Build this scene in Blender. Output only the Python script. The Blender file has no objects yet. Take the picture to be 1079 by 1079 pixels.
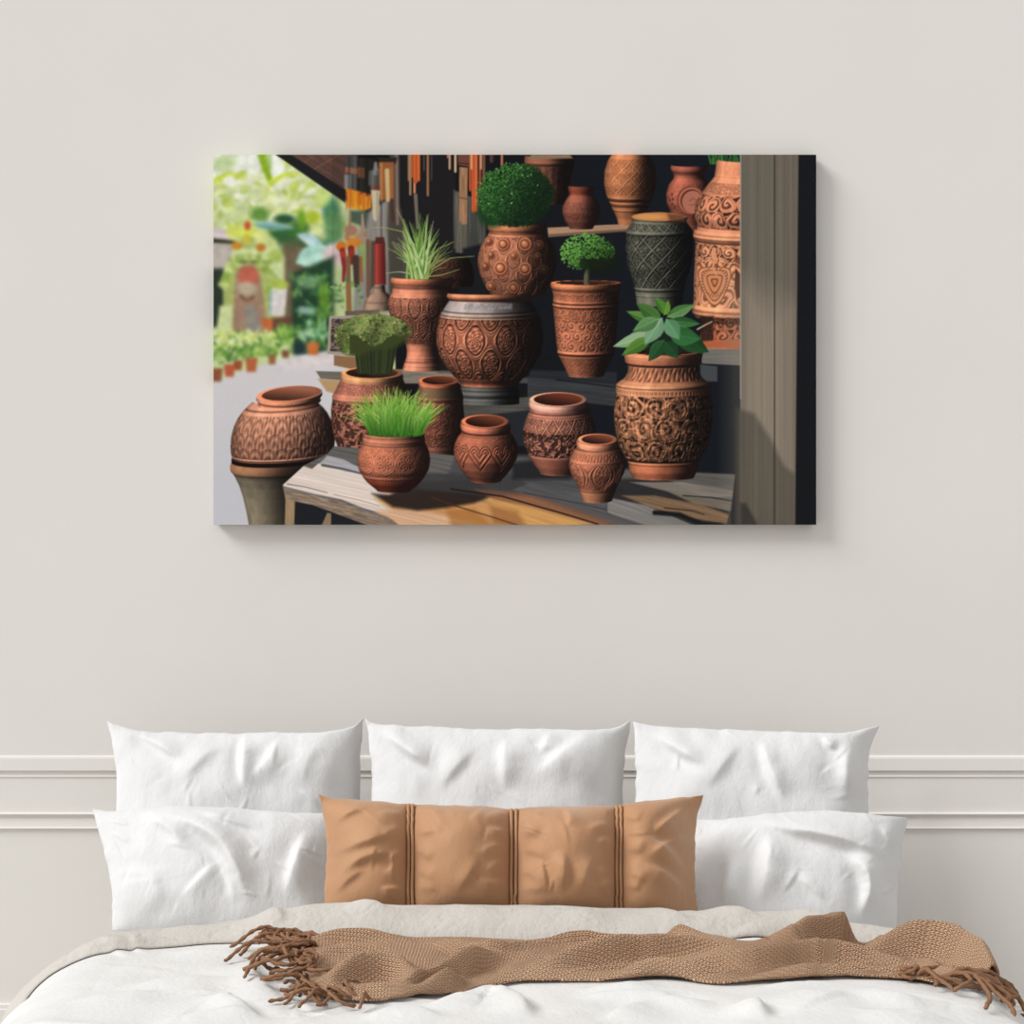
# ---------------------------------------------------------------------------
# the printed picture on the wall: computed here as an array of ink colours
# (coordinates run over the face of the print, 225..860 across, 163..553 down)
# ---------------------------------------------------------------------------
import numpy as np

PX0, PY0, PX1, PY1 = 225.0, 163.0, 860.0, 553.0
PS = 2.5


def sstep(a, b, x):
    t = np.clip((x - a) / (b - a), 0, 1)
    return t * t * (3 - 2 * t)


def vnoise(x, y, seed=0):
    r = np.random.default_rng(seed)
    n = 128
    g = r.random((n, n)).astype(np.float32)
    xi = np.floor(x).astype(int)
    yi = np.floor(y).astype(int)
    fx = x - xi
    fy = y - yi
    fx = fx * fx * (3 - 2 * fx)
    fy = fy * fy * (3 - 2 * fy)
    a = g[yi % n, xi % n]
    b = g[yi % n, (xi + 1) % n]
    c = g[(yi + 1) % n, xi % n]
    d = g[(yi + 1) % n, (xi + 1) % n]
    return (a * (1 - fx) + b * fx) * (1 - fy) + (c * (1 - fx) + d * fx) * fy


def fbm(x, y, seed=0, octv=3):
    s = 0
    amp = 0.5
    tot = 0
    for o in range(octv):
        s = s + amp * vnoise(x * 2 ** o + 17.3 * o, y * 2 ** o + 9.1 * o, seed + o)
        tot += amp
        amp *= 0.5
    return s / tot


def hexc(s):
    return np.array([int(s[i:i + 2], 16) / 255 for i in (0, 2, 4)], np.float32)


def col(c):
    return hexc(c) if isinstance(c, str) else np.asarray(c, np.float32)


def blur1(a, r, ax):
    if r < 1:
        return a
    r = int(r)
    p = [(0, 0)] * a.ndim
    p[ax] = (r + 1, r)
    c = np.cumsum(np.pad(a, p, mode='edge'), axis=ax, dtype=np.float64)
    n = a.shape[ax]
    hi = np.take(c, np.arange(2 * r + 1, 2 * r + 1 + n), axis=ax)
    lo = np.take(c, np.arange(0, n), axis=ax)
    return ((hi - lo) / (2 * r + 1)).astype(np.float32)


def blur(a, r):
    for _ in range(3):
        a = blur1(blur1(a, r, 0), r, 1)
    return a


class Canvas:
    def __init__(self):
        self.W = int(round((PX1 - PX0) * PS))
        self.H = int(round((PY1 - PY0) * PS))
        self.img = np.zeros((self.H, self.W, 3), np.float32)
        ax = PX0 + (np.arange(self.W) + 0.5) / PS
        ay = PY0 + (np.arange(self.H) + 0.5) / PS
        self.X, self.Y = np.meshgrid(ax.astype(np.float32), ay.astype(np.float32))

    def sl(self, x0, y0, x1, y1):
        a = int(np.clip(np.floor((x0 - PX0) * PS), 0, self.W))
        b = int(np.clip(np.ceil((x1 - PX0) * PS), 0, self.W))
        c = int(np.clip(np.floor((y0 - PY0) * PS), 0, self.H))
        d = int(np.clip(np.ceil((y1 - PY0) * PS), 0, self.H))
        return (slice(c, d), slice(a, b))

    def comp(self, s, c, al):
        im = self.img[s]
        im += (c - im) * al[..., None]

    def poly(self, pts, c, soft=0.8, tex=None, alpha=1.0):
        P = np.asarray(pts, float)
        m = soft + 1
        s = self.sl(P[:, 0].min() - m, P[:, 1].min() - m, P[:, 0].max() + m, P[:, 1].max() + m)
        X, Y = self.X[s], self.Y[s]
        if X.size == 0:
            return
        ins = np.zeros(X.shape, bool)
        d2 = np.full(X.shape, 1e9, np.float32)
        for (ax, ay), (bx, by) in zip(P, np.roll(P, -1, 0)):
            if ay != by:
                ins ^= ((ay > Y) != (by > Y)) & (X < (bx - ax) * (Y - ay) / (by - ay) + ax)
            dx, dy = bx - ax, by - ay
            t = np.clip(((X - ax) * dx + (Y - ay) * dy) / max(dx * dx + dy * dy, 1e-9), 0, 1)
            d2 = np.minimum(d2, (X - ax - t * dx) ** 2 + (Y - ay - t * dy) ** 2)
        sd = np.sqrt(d2) * np.where(ins, 1, -1)
        al = np.clip(0.5 + sd / soft, 0, 1) * alpha
        cc = col(c) if not callable(c) else c(X, Y)
        if tex is not None:
            cc = np.clip(cc * tex(X, Y)[..., None], 0, 1)
        self.comp(s, cc, al)

    def stroke(self, pts, w0, w1, c, soft=0.5, alpha=1.0, c2=None):
        P = np.asarray(pts, float)
        m = max(w0, w1) + soft + 1
        s = self.sl(P[:, 0].min() - m, P[:, 1].min() - m, P[:, 0].max() + m, P[:, 1].max() + m)
        X, Y = self.X[s], self.Y[s]
        if X.size == 0:
            return
        n = len(P) - 1
        best = np.full(X.shape, -1e9, np.float32)
        bt = np.zeros(X.shape, np.float32)
        for i in range(n):
            ax, ay = P[i]
            dx, dy = P[i + 1] - P[i]
            t = np.clip(((X - ax) * dx + (Y - ay) * dy) / max(dx * dx + dy * dy, 1e-9), 0, 1)
            d = np.sqrt((X - ax - t * dx) ** 2 + (Y - ay - t * dy) ** 2)
            tt = (i + t) / n
            sd = (w0 + (w1 - w0) * tt) * 0.5 - d
            bt = np.where(sd > best, tt, bt)
            best = np.maximum(best, sd)
        al = np.clip(0.5 + best / soft, 0, 1) * alpha
        cc = col(c)
        if c2 is not None:
            cc = cc + (col(c2) - cc) * bt[..., None]
        self.comp(s, cc, al)

    def blob(self, cx, cy, rx, ry, c, soft=0.3, rot=0.0, alpha=1.0):
        m = max(rx, ry) * (1 + soft) + 0.6
        s = self.sl(cx - m, cy - m, cx + m, cy + m)
        X, Y = self.X[s] - cx, self.Y[s] - cy
        if X.size == 0:
            return
        if rot:
            k, n = np.cos(rot), np.sin(rot)
            X, Y = X * k + Y * n, -X * n + Y * k
        r = np.sqrt((X / rx) ** 2 + (Y / ry) ** 2)
        self.comp(s, col(c), np.clip((1 + soft / 2 - r) / max(soft, 1e-3), 0, 1) * alpha)

    def leaf(self, x, y, L, w, ang, c, c2=None, bend=0.0, alpha=1.0, soft=0.6):
        t = np.linspace(0, 1, 7)
        px = x + np.cos(ang + bend * t) * L * t
        py = y + np.sin(ang + bend * t) * L * t
        wd = w * np.sin(np.pi * t ** 0.8) * 0.5
        nx, ny = -np.sin(ang + bend * t), np.cos(ang + bend * t)
        a = np.stack([px + nx * wd, py + ny * wd], 1)
        b = np.stack([px - nx * wd, py - ny * wd], 1)[::-1]
        mid = np.stack([px, py], 1)[::-1]
        self.poly(np.vstack([a, b[1:-1]]), c, soft, alpha=alpha)
        if c2 is not None:
            self.poly(np.vstack([a, mid[1:-1]]), c2, soft, alpha=alpha * 0.75)

    # ------------------------------------------------------------- vessels
    def pot(self, cx, prof, k=0.1, base='c07a5c', pats=(), rings=(), amp=1.0, L=(-0.62, -0.42, 0.66),
            amb=0.26, dif=1.05, opening=True, lip=0.8, seed=1, bands=(), shade=None, grain=0.10,
            inner=('2a1712', '6e3c2a'), tilt=0.0, clip=None, warm=('fff0e0', 'a08c94'), ao=0.5, lipcol=None):
        prof = np.array(prof, float)
        ys = np.arange(prof[0, 0], prof[-1, 0] + 1e-6, 0.25)
        ws = np.interp(ys, prof[:, 0], prof[:, 1])
        ker = np.ones(9) / 9
        wsm = np.convolve(np.pad(ws, 4, mode='edge'), ker, 'valid')
        wsm = np.convolve(np.pad(wsm, 4, mode='edge'), ker, 'valid')
        slope = np.gradient(wsm, ys)
        y0, y1 = ys[0], ys[-1]
        wm = wsm.max()
        w0 = wsm[0]
        sh = abs(tilt) * wm
        s = self.sl(cx - wm - 2, y0 - k * w0 - 3 - sh, cx + wm + 2, y1 + k * wsm[-1] + 3 + sh)
        X, Y = self.X[s], self.Y[s].copy()
        if X.size == 0:
            return
        Y = Y - tilt * (X - cx)
        yy = Y.copy()
        for _ in range(5):
            w = np.interp(yy, ys, wsm)
            u = np.clip((X - cx) / w, -1, 1)
            yy = 0.4 * yy + 0.6 * (Y - k * w * np.sqrt(1 - u * u))
        w = np.interp(yy, ys, wsm)
        u = (X - cx) / w
        al = np.clip(0.5 + (w - np.abs(X - cx)) / 0.9, 0, 1)
        al *= np.clip(0.5 + (yy - y0) / 0.8, 0, 1) * np.clip(0.5 + (y1 - yy) / 0.8, 0, 1)
        uc = np.clip(u, -0.999, 0.999)
        nz = np.sqrt(1 - uc * uc)
        sl_ = np.clip(np.interp(yy, ys, slope), -2.2, 2.2)
        inv = 1 / np.sqrt(1 + sl_ ** 2)
        nx, ny, nz = uc * inv, -sl_ * inv, nz * inv
        ph = np.arcsin(uc)
        H = np.zeros(X.shape, np.float32) + 0.6
        cavity = np.ones(X.shape, np.float32)
        for (t0, t1, fn, am) in pats:
            wr = float(np.interp(0.5 * (t0 + t1), ys, wsm))
            h = fn(ph * wr, yy)
            msk = np.clip((yy - t0) / 0.8, 0, 1) * np.clip((t1 - yy) / 0.8, 0, 1)
            H = H + msk * am * (h - 0.6)
            cavity = cavity * (1 - msk * min(1.0, 0.78 * ao * am) * np.clip(1.0 - h, 0, 1) ** 1.2)
        for (yr, wr_, am) in rings:
            g = np.exp(-((yy - yr) / wr_) ** 2)
            H = H + am * g
            if am < 0:
                cavity = cavity * (1 + 0.75 * am * g)
        H = H + grain * (fbm(ph * wm / 1.3, yy / 1.3, seed, 2) - 0.5) * 1.5
        gy, gx = np.gradient(H, 1 / PS)
        nx = nx - amp * gx
        ny = ny - amp * gy
        q = 1 / np.sqrt(nx * nx + ny * ny + nz * nz + 1e-6)
        L = np.array(L) / np.linalg.norm(L)
        ndl = np.clip((nx * L[0] + ny * L[1] + nz * L[2]) * q, 0, 1)
        if shade is not None:
            ndl = ndl * shade(X, self.Y[s])
        bc = col(base)
        if bc[0] > bc[2] * 1.25:                              # a paler, less red clay
            bc = bc * np.array([1.09, 1.17, 1.25], np.float32)
        b = np.zeros(X.shape + (3,), np.float32) + bc
        for (t0, t1, c, a) in bands:
            msk = np.clip((yy - t0) / 0.8 + 0.5, 0, 1) * np.clip((t1 - yy) / 0.8 + 0.5, 0, 1) * a
            b += (col(c) - b) * msk[..., None]
        b = b * (0.86 + 0.28 * fbm(ph * wm / 9, yy / 9, seed + 5, 3))[..., None]
        lit, shd = col(warm[0]), col(warm[1])
        edge = 1 - 0.25 * np.clip(np.abs(u), 0, 1) ** 6
        c = b * (0.82 * amb * shd + (1.10 * dif * ndl ** 1.15)[..., None] * lit) * (cavity * edge)[..., None]
        if clip is not None:
            al = al * clip(X, self.Y[s])
        self.comp(s, np.clip(c, 0, 1), al)
        if opening and k > 0.02:
            ex, ey = X - cx, Y - y0
            r = np.sqrt((ex / w0) ** 2 + (ey / (k * w0)) ** 2)
            al = np.clip((1.02 - r) * w0 * 0.5, 0, 1)
            lc = col(lipcol or base) * (amb * shd + dif * (0.80 - 0.35 * ex / w0)[..., None] * lit)
            self.comp(s, np.clip(lc, 0, 1), al)
            ri = np.sqrt((ex / (w0 * lip)) ** 2 + ((ey + 0.02 * w0 * k) / (k * w0 * lip)) ** 2)
            al = np.clip((1.0 - ri) * w0 * 0.6, 0, 1)
            g = np.clip(0.5 + 0.5 * ex / w0 - 0.7 * (ey / (k * w0)), 0, 1)[..., None]
            self.comp(s, col(inner[0]) * (1 - g) + col(inner[1]) * g, al)


# ---- relief patterns: height 0..1 over (arc length a, height b)
def p_ogee(cw, ch, a0=0, b0=0, warp=0.10, inner=1):
    def f(a, b):
        y = (b - b0) / ch
        x = (a - a0) / cw
        F = np.cos(2 * np.pi * x) + np.cos(2 * np.pi * y) * (1 + 0.15 * np.cos(4 * np.pi * x))
        F = F + warp * np.sin(4 * np.pi * y) * np.sign(np.sin(2 * np.pi * y))
        ln = np.exp(-(F / 0.16) ** 2) * 0.55 + np.exp(-((np.abs(F) - 0.34) / 0.13) ** 2)
        gr = np.exp(-((np.abs(F) - 0.62) / 0.12) ** 2)
        pos = F > 0
        dx = np.where(pos, x - np.round(x), (x - 0.5) - np.round(x - 0.5)) * cw
        dy = np.where(pos, y - np.round(y), (y - 0.5) - np.round(y - 0.5)) * ch
        r = np.sqrt(dx * dx + dy * dy)
        th = np.arctan2(dy, dx)
        sc = 0.25 * min(cw, ch)
        ros = 0.5 + 0.5 * np.cos(7 * th + 2 * np.sin(r / sc * 3)) * np.cos(2 * np.pi * r / (sc * 0.7))
        ins = sstep(0.62, 0.85, np.abs(F))
        return np.clip(np.maximum(ln * 0.98, ins * inner * (0.12 + 0.72 * ros)) - 0.55 * gr, 0, 1)
    return f


def p_lattice(cw, ch, a0=0, b0=0, lw=0.14, tex=2.0, seed=3):
    def f(a, b):
        x, y = (a - a0) / cw, (b - b0) / ch
        p, q = x + y, x - y
        d = np.minimum(np.abs(p - np.round(p)), np.abs(q - np.round(q)))
        line = np.exp(-(d / lw) ** 2)
        gro = np.exp(-((d - lw * 2.0) / (lw * 0.8)) ** 2)
        n = vnoise(a / tex, b / tex, seed)
        m = vnoise(a / tex + 40, b / tex + 9, seed + 1)
        n = np.clip(1 - np.abs(n - m) * 3.0, 0, 1)
        return np.clip(np.maximum(line, 0.15 + 0.6 * n) - 0.4 * gro, 0, 1)
    return f


def p_scroll(cw, ch, a0=0, b0=0, turns=1.6, seed=0):
    def f(a, b):
        wa = (vnoise(a / 9 + 3, b / 9, seed + 20) - 0.5) * 0.24 * cw
        wb = (vnoise(a / 9 + 33, b / 9 + 8, seed + 21) - 0.5) * 0.24 * ch
        a, b = a + wa, b + wb
        y = (b - b0) / ch
        row = np.floor(y)
        x = (a - a0) / cw + 0.5 * (row % 2)
        cxi = np.floor(x)
        dx, dy = (x - cxi - 0.5) * cw, (y - row - 0.5) * ch
        chi = np.where((cxi + row) % 2 == 0, 1.0, -1.0)
        dx = dx * chi
        r = np.sqrt(dx * dx + dy * dy) + 1e-3
        th = np.arctan2(dy, dx)
        R = 0.5 * min(cw, ch)
        s1 = 0.5 + 0.5 * np.cos(th - 2 * np.pi * turns * (r / R) ** 0.8)
        s1 = np.where(r < R, s1 ** 0.6, 0)
        n = vnoise(a / 3.4 + 5, b / 3.4, seed + 7)
        m = vnoise(a / 3.4 + 50, b / 3.4 + 31, seed + 8)
        vine = np.clip(1.05 - np.abs(n - m) * 5.0, 0, 1)
        rim = np.exp(-((r - R * 1.0) / (R * 0.14)) ** 2)
        k = sstep(R * 0.82, R * 1.0, r)
        return np.clip(np.maximum(s1 * (1 - k), np.maximum(vine * k, rim)), 0, 1)
    return f


def p_floral(sz=2.6, seed=1, sharp=3.2):
    def f(a, b):
        n = vnoise(a / sz, b / sz, seed)
        m = vnoise(a / sz + 31, b / sz + 12, seed + 1)
        o = vnoise(a / sz * 2.1 + 3, b / sz * 2.1, seed + 2)
        return np.clip(1.1 - np.abs(n - m) * sharp - 0.3 * o, 0, 1)
    return f


def p_weave(sx, sy, slant=0.6):
    def f(a, b):
        p = np.sin(2 * np.pi * (a / sx + slant * b / sy))
        q = np.sin(2 * np.pi * (b / sy) + np.pi * np.floor(a / sx + slant * b / sy))
        return np.clip(0.5 + 0.35 * p + 0.25 * q, 0, 1)
    return f


def p_dots(sx, yc, r, a0=0):
    def f(a, b):
        d = np.sqrt((((a - a0) / sx) - np.round((a - a0) / sx)) ** 2 * sx * sx + (b - yc) ** 2)
        return np.clip(1.15 - d / r, 0, 1)
    return f


def p_medal(sx, yc, R, a0=0, petals=8, seed=2):
    def f(a, b):
        x = (a - a0) / sx
        dx, dy = (x - np.round(x)) * sx, b - yc
        r = np.sqrt(dx * dx + dy * dy)
        th = np.arctan2(dy, dx)
        ring = np.exp(-((r - R) / (0.09 * R)) ** 2) + np.exp(-((r - 0.8 * R) / (0.07 * R)) ** 2)
        ros = 0.5 + 0.5 * np.cos(petals * th) * np.cos(2 * np.pi * r / (R * 0.42))
        n = vnoise(a / 1.4, b / 1.4, seed)
        return np.clip(np.where(r < R * 0.75, 0.2 + 0.7 * ros, np.maximum(ring, 0.25 + 0.5 * n)), 0, 1)
    return f


def p_hearts(sx, yt, h, a0=0):
    def f(a, b):
        x = (a - a0) / sx
        dx = (x - np.round(x)) * sx
        u = np.abs(dx) / (sx * 0.5)
        v = (b - yt) / h
        q = np.sqrt(((u - 0.48) / 0.50) ** 2 + ((v - 0.30) / 0.30) ** 2)
        lo = (u - 0.02) * 0.9 + (v - 0.30) / 0.70 * 0.95
        g = np.where(v < 0.30, q, lo)
        w = 0.5 + 0.5 * np.cos(2 * np.pi * g * 2.6 + 0.3)
        return np.where(g < 1.06, 0.08 + 0.92 * w, 0.62)
    return f


def p_scales(sx, sy):
    def f(a, b):
        y = b / sy
        row = np.floor(y)
        x = a / sx + 0.5 * (row % 2)
        dx = x - np.floor(x) - 0.5
        dy = y - row
        r = np.sqrt((dx * 1.8) ** 2 + (1 - dy) ** 2)
        return np.clip(0.5 + 0.5 * np.cos(2 * np.pi * r * 1.6), 0, 1)
    return f


def p_flame(sx, y0, h, a0=0, rows=1):
    """pointed almond leaves in nested outlines"""
    def f(a, b):
        x = (a - a0) / sx
        dx = np.abs(x - np.round(x)) * 2
        v = np.clip((b - y0) / h, 0, 1)
        half = np.sin(np.pi * v) ** 0.9
        g = dx / np.maximum(half, 0.05)
        w = 0.5 + 0.5 * np.cos(2 * np.pi * (g - 0.9) * 3.2)
        n = p_floral(1.5, 9, 2.6)(a, b)
        return np.clip(np.where((g < 1.05) & (g > 0.52), 0.1 + 0.9 * w, np.where(g <= 0.52, 0.2 + 0.6 * n, 0.45 + 0.3 * n)), 0, 1)
    return f


def pmul(f, g, m):
    return lambda a, b: f(a, b) * (1 - m) + g(a, b) * m


def wood(ang, sc=5.0, st=14.0, amt=0.4, seed=4):
    k, n = np.cos(ang), np.sin(ang)

    def f(X, Y):
        u, v = X * k + Y * n, -X * n + Y * k
        return 1 - amt / 2 + amt * fbm(u / (sc * st), v / sc * 3, seed, 4)
    return f


def paint_picture():
    R = np.random.default_rng(11)
    C = Canvas()
    X, Y = C.X, C.Y
    # ---------------- far garden (out of focus)
    C.img[:] = col('c6d39a')
    C.comp(C.sl(225, 163, 300, 195), col('eef0e6'), 0.95 * np.ones(X[C.sl(225, 163, 300, 195)].shape))
    for i in range(230):
        x, y = R.uniform(222, 366), R.uniform(170, 250)
        if x < 300 - (y - 163) * 0.2 and y < 182:
            continue
        c = ['d6de9a', 'c3d060', 'e6e9c4', 'b4c64c', 'dfe3b6', 'a9bb58', 'eceedd', 'ccd98a'][R.integers(8)]
        C.leaf(x, y, R.uniform(9, 22), R.uniform(3.5, 8), R.uniform(-2.6, 0.6), c, alpha=0.8, soft=1.5)
    C.blob(236, 172, 14, 8, 'b9cd8c', 0.8, -0.3, 0.8)
    C.stroke([(228, 190), (243, 182), (254, 188)], 6, 3, 'c6d648', 2, 0.9)
    C.stroke([(276, 163), (281, 180), (286, 193)], 9, 5, '86aa22', 1.5)
    C.stroke([(284, 163), (285, 178)], 5, 3, 'a9c784', 1.5)
    C.stroke([(286, 192), (300, 184), (314, 184)], 5, 2, 'c9d83a', 1.5)
    C.stroke([(287, 200), (303, 191), (317, 188)], 5, 2, 'e6e4c8', 1.5)
    for i in range(26):
        C.blob(R.uniform(262, 345), R.uniform(205, 245), R.uniform(3, 8), R.uniform(2, 5),
               ['e2e6c0', 'c9d678', 'd7dfa0'][R.integers(3)], 0.8, R.uniform(-1, 1), 0.7)
    # darker greens behind the broad leaves
    for (x, y, rx, ry, c) in [(274, 226, 10, 8, '5f8a3c'), (300, 248, 18, 10, '2e5c30'), (316, 240, 10, 9, '3d7030'),
                              (300, 231, 11, 5, '1f4a2c'), (318, 231, 5, 10, '6e9c2c'), (330, 229, 8, 7, 'a8bc2e'),
                              (349, 222, 9, 14, '3f7a58'), (352, 240, 10, 18, '5c8a56'), (327, 257, 14, 8, '35612f'),
                              (340, 208, 8, 9, 'c4d67e'), (310, 262, 14, 10, '4c5a3a'), (347, 262, 8, 10, '3c7d5c')]:
        C.blob(x, y, rx, ry, c, 0.7, 0, 0.95)
    # tin roof and wall of the building
    C.poly([(222, 239), (240, 243), (251, 251), (249, 254), (222, 250)], 'd8c8cc', 2)
    C.poly([(222, 251), (249, 254), (248, 257), (222, 256)], '26241f', 2)
    C.poly([(222, 256), (246, 258), (240, 300), (222, 300)], 'b9b0a6', 2)
    C.poly([(222, 283), (236, 283), (236, 345), (222, 345)], '29362a', 4)
    C.poly([(300, 258), (326, 262), (326, 345), (300, 345)], '6d5f48', 4)
    for (x, y, r, c) in [(248, 245, 9, 'd2db66'), (262, 246, 10, 'cddb5a'), (275, 250, 9, 'dbe08c'), (284, 256, 8, 'c3cf86'),
                         (262, 256, 8, 'a6b466'), (290, 270, 8, 'a9bb5c')]:
        C.blob(x, y, r, r * 0.8, c, 0.7)
    C.blob(261, 238, 3.4, 5, 'c6542e', 0.5)
    C.blob(250, 259, 6, 4.5, 'c68a2a', 0.5)
    C.blob(275, 261, 5, 4.5, 'b9762c', 0.5)
    C.blob(261, 252, 3, 5, 'd0b83a', 0.5)
    C.leaf(266, 236, 46, 9, 0.10, '8fb9b2', '5d9182', soft=1.5)
    C.leaf(313, 247, 40, 12, 0.28, 'a9c9cc', 'c9dedd', 0.3, soft=1.5)
    C.leaf(312, 277, 42, 22, -0.42, 'a2cfbd', 'bfe0d2', soft=1.5)
    C.blob(353, 268, 12, 12, 'd9c2c0', 0.4)
    # gateway under a leafy arch
    C.poly([(236, 352), (236, 300), (243, 280), (255, 270), (270, 269), (282, 276), (288, 292), (289, 352)], 'a5b066', 3)
    for i in range(90):
        t = R.uniform(np.pi * 0.95, 2.1 * np.pi)
        C.blob(262 + 25 * np.cos(t) + R.normal(0, 2), 298 + 27 * np.sin(t) + R.normal(0, 2), R.uniform(2, 5), R.uniform(1.5, 4),
               ['c8d78c', '9cb058', 'b7c876', '86a044'][R.integers(4)], 0.7, R.uniform(0, 3), 0.8)
    C.poly([(245, 350), (248, 290), (255, 280), (268, 280), (274, 290), (284, 350)], 'a08468', 2)
    C.blob(262, 291, 11, 11, 'bb6250', 0.4)
    C.blob(260, 304, 10, 7, 'b8a98e', 0.7)
    C.stroke([(254, 312), (260, 318), (267, 313)], 3, 3, '70503e', 1.5)
    C.poly([(247, 316), (273, 316), (276, 350), (246, 350)], '9c7c68', 3, alpha=0.8)
    C.poly([(258, 322), (270, 322), (276, 350), (258, 350)], '8b8a80', 3, alpha=0.8)
    C.blob(256, 276, 5, 2, '6a7440', 0.9)
    C.blob(267, 276, 5, 2, '6a7440', 0.9)
    C.poly([(287, 303), (303, 303), (300, 333), (286, 332)], 'd9d2cc', 1.6)
    C.stroke([(286, 306), (285, 331)], 2, 2, '8fb0d4', 1.5)
    C.blob(295, 300, 9, 5, 'a6b84e', 0.6)
    C.poly([(232, 322), (245, 322), (245, 350), (228, 350)], 'c6cf96', 3)
    C.poly([(286, 335), (312, 332), (312, 352), (286, 352)], '6a4836', 3)
    # shrubs on the right of the lane
    C.poly([(308, 288), (352, 270), (352, 378), (308, 372)], '24402c', 5)
    for i in range(190):
        x, y = R.uniform(308, 352), R.uniform(288, 372)
        if x < 344 and 316 < y < 324 or R.random() < 0.15:
            continue
        c = ['3f7440', '5f9148', '7aa854', '2d5a3a', '8fb878', '4a8450', '6f9c34'][R.integers(7)]
        C.leaf(x, y, R.uniform(5, 11), R.uniform(2, 4), R.uniform(-3, 3), c, alpha=0.75, soft=1.5)
    C.blob(325, 297, 12, 7, '93bc84', 0.9, 0, 0.6)
    C.blob(322, 327, 9, 4, 'a8c8bc', 0.9, 0, 0.75)
    C.blob(342, 315, 6, 18, '6f9c2c', 0.9, 0, 0.7)
    C.blob(330, 350, 12, 6, '8fbc98', 0.9, 0, 0.6)
    C.blob(301, 351, 9, 8, '6c9a3e', 0.8)
    C.poly([(310, 362), (322, 362), (322, 374), (310, 374)], '26363a', 3)
    C.poly([(275, 336), (288, 336), (286, 348), (279, 348)], 'c4683a', 1.5)
    # the lane
    C.poly([(222, 402), (262, 389), (300, 377), (355, 368), (372, 400), (372, 560), (222, 560)],
           lambda a, b: col('cfcacb') + (col('c4c3c8') - col('cfcacb')) * sstep(400, 520, b)[..., None], 3)
    C.poly([(300, 380), (350, 371), (356, 384), (300, 390)], 'dcd0cc', 5, alpha=0.6)
    # row of pot plants
    for (x, y, w, h, c) in [(229, 388, 12, 14, '8a5236'), (242, 384, 12, 12, 'b4583c'), (251, 380, 10, 10, '93502f'),
                            (265, 377, 13, 14, 'b0623c'), (287, 373, 9, 11, '94623c'), (301, 369, 9, 8, '7c5238'),
                            (330, 361, 13, 13, 'c46c38')]:
        C.poly([(x - w / 2, y), (x + w / 2, y), (x + w * .36, y + h), (x - w * .36, y + h)], c, 1.6)
    for i in range(320):
        x = R.uniform(223, 295)
        ytop = 351 + abs(x - 262) * 0.05
        y = R.uniform(ytop, 385 - (x - 225) * 0.16)
        d = (y - ytop) / 26
        c = (['e4e9b8', 'ccd978', 'bfd06a', 'dce49c'] if d < 0.45 + R.normal(0, 0.2) else ['7da446', '5c8a3a', '3f6a30', '8fb452'])[R.integers(4)]
        C.leaf(x, y, R.uniform(4, 9), R.uniform(2, 3.5), R.uniform(-2.8, -0.3), c, alpha=0.85, soft=1.3)
    for i in range(40):
        C.leaf(R.uniform(292, 306), R.uniform(345, 366), 7, 3, R.uniform(-2.6, -0.5), ['7ba446', '4c7c34', '9cbc60'][R.integers(3)], soft=1.3)
        C.leaf(R.uniform(320, 344), R.uniform(342, 360), 8, 3, R.uniform(-2.8, -0.3), ['6fa46c', '4a8048', 'a4c89c'][R.integers(3)], soft=1.3)
    for (x, y, w, h, c) in [(242, 386, 11, 11, 'b4583c'), (265, 379, 12, 13, 'b0623c'), (330, 362, 13, 11, 'c46c38')]:
        C.poly([(x - w / 2, y), (x + w / 2, y), (x + w * .36, y + h), (x - w * .36, y + h)], c, 1.6)
    C.img *= (1 + 0.24 * (fbm(X / 5, Y / 4, 91, 3) - 0.5) * sstep(398, 370, Y))[..., None]
    C.img[:] = np.clip(blur(C.img, 3), 0, 1)
    # ---------------- dark stall
    dark = lambda a, b: col('121216') + (col('12161d') - col('121216')) * sstep(500, 660, a)[..., None]
    C.poly([(287, 160), (870, 160), (870, 560), (440, 560), (418, 420), (412, 240), (366, 212)], dark, 2)
    # eaves
    C.poly([(298, 160), (372, 160), (366, 196), (362, 202)], '5a4038', 2, wood(0.55, 3, 10, 0.5))
    C.stroke([(325, 182), (358, 163)], 1.2, 0.8, '7a5a4c', 1, 0.8)
    C.stroke([(316, 174), (334, 163)], 1.2, 0.8, '735346', 1, 0.8)
    C.poly([(286, 160), (302, 160), (364, 200), (364, 214)], '1d1c1e', 1.6)
    # grey back wall / post between hanging things
    C.poly([(385, 225), (416, 205), (420, 330), (372, 330), (376, 250)], '98928a', 5, wood(1.5, 6, 4, 0.25))
    C.poly([(411, 163), (421, 163), (440, 300), (412, 330), (408, 240)], '57504a', 3)
    C.poly([(412, 220), (440, 250), (440, 300), (410, 310)], '4c4740', 5)
    C.poly([(421, 163), (480, 163), (480, 300), (440, 300), (421, 215)], '1c1a1c', 3)
    C.stroke([(418, 163), (419, 236)], 3, 3, '8c746a', 1.2)
    C.stroke([(438, 206), (440, 240)], 4, 3, '6e655c', 1.2)
    C.poly([(478, 200), (512, 214), (512, 268), (490, 262), (478, 262)], '4a4a44', 2, wood(1.57, 4, 8, 0.6))
    C.poly([(480, 204), (492, 200), (492, 268), (480, 266)], '5f5a50', 2, wood(1.57, 3, 8, 0.5))
    C.poly([(488, 262), (512, 256), (512, 330), (480, 330)], '17181c', 4)
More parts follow.
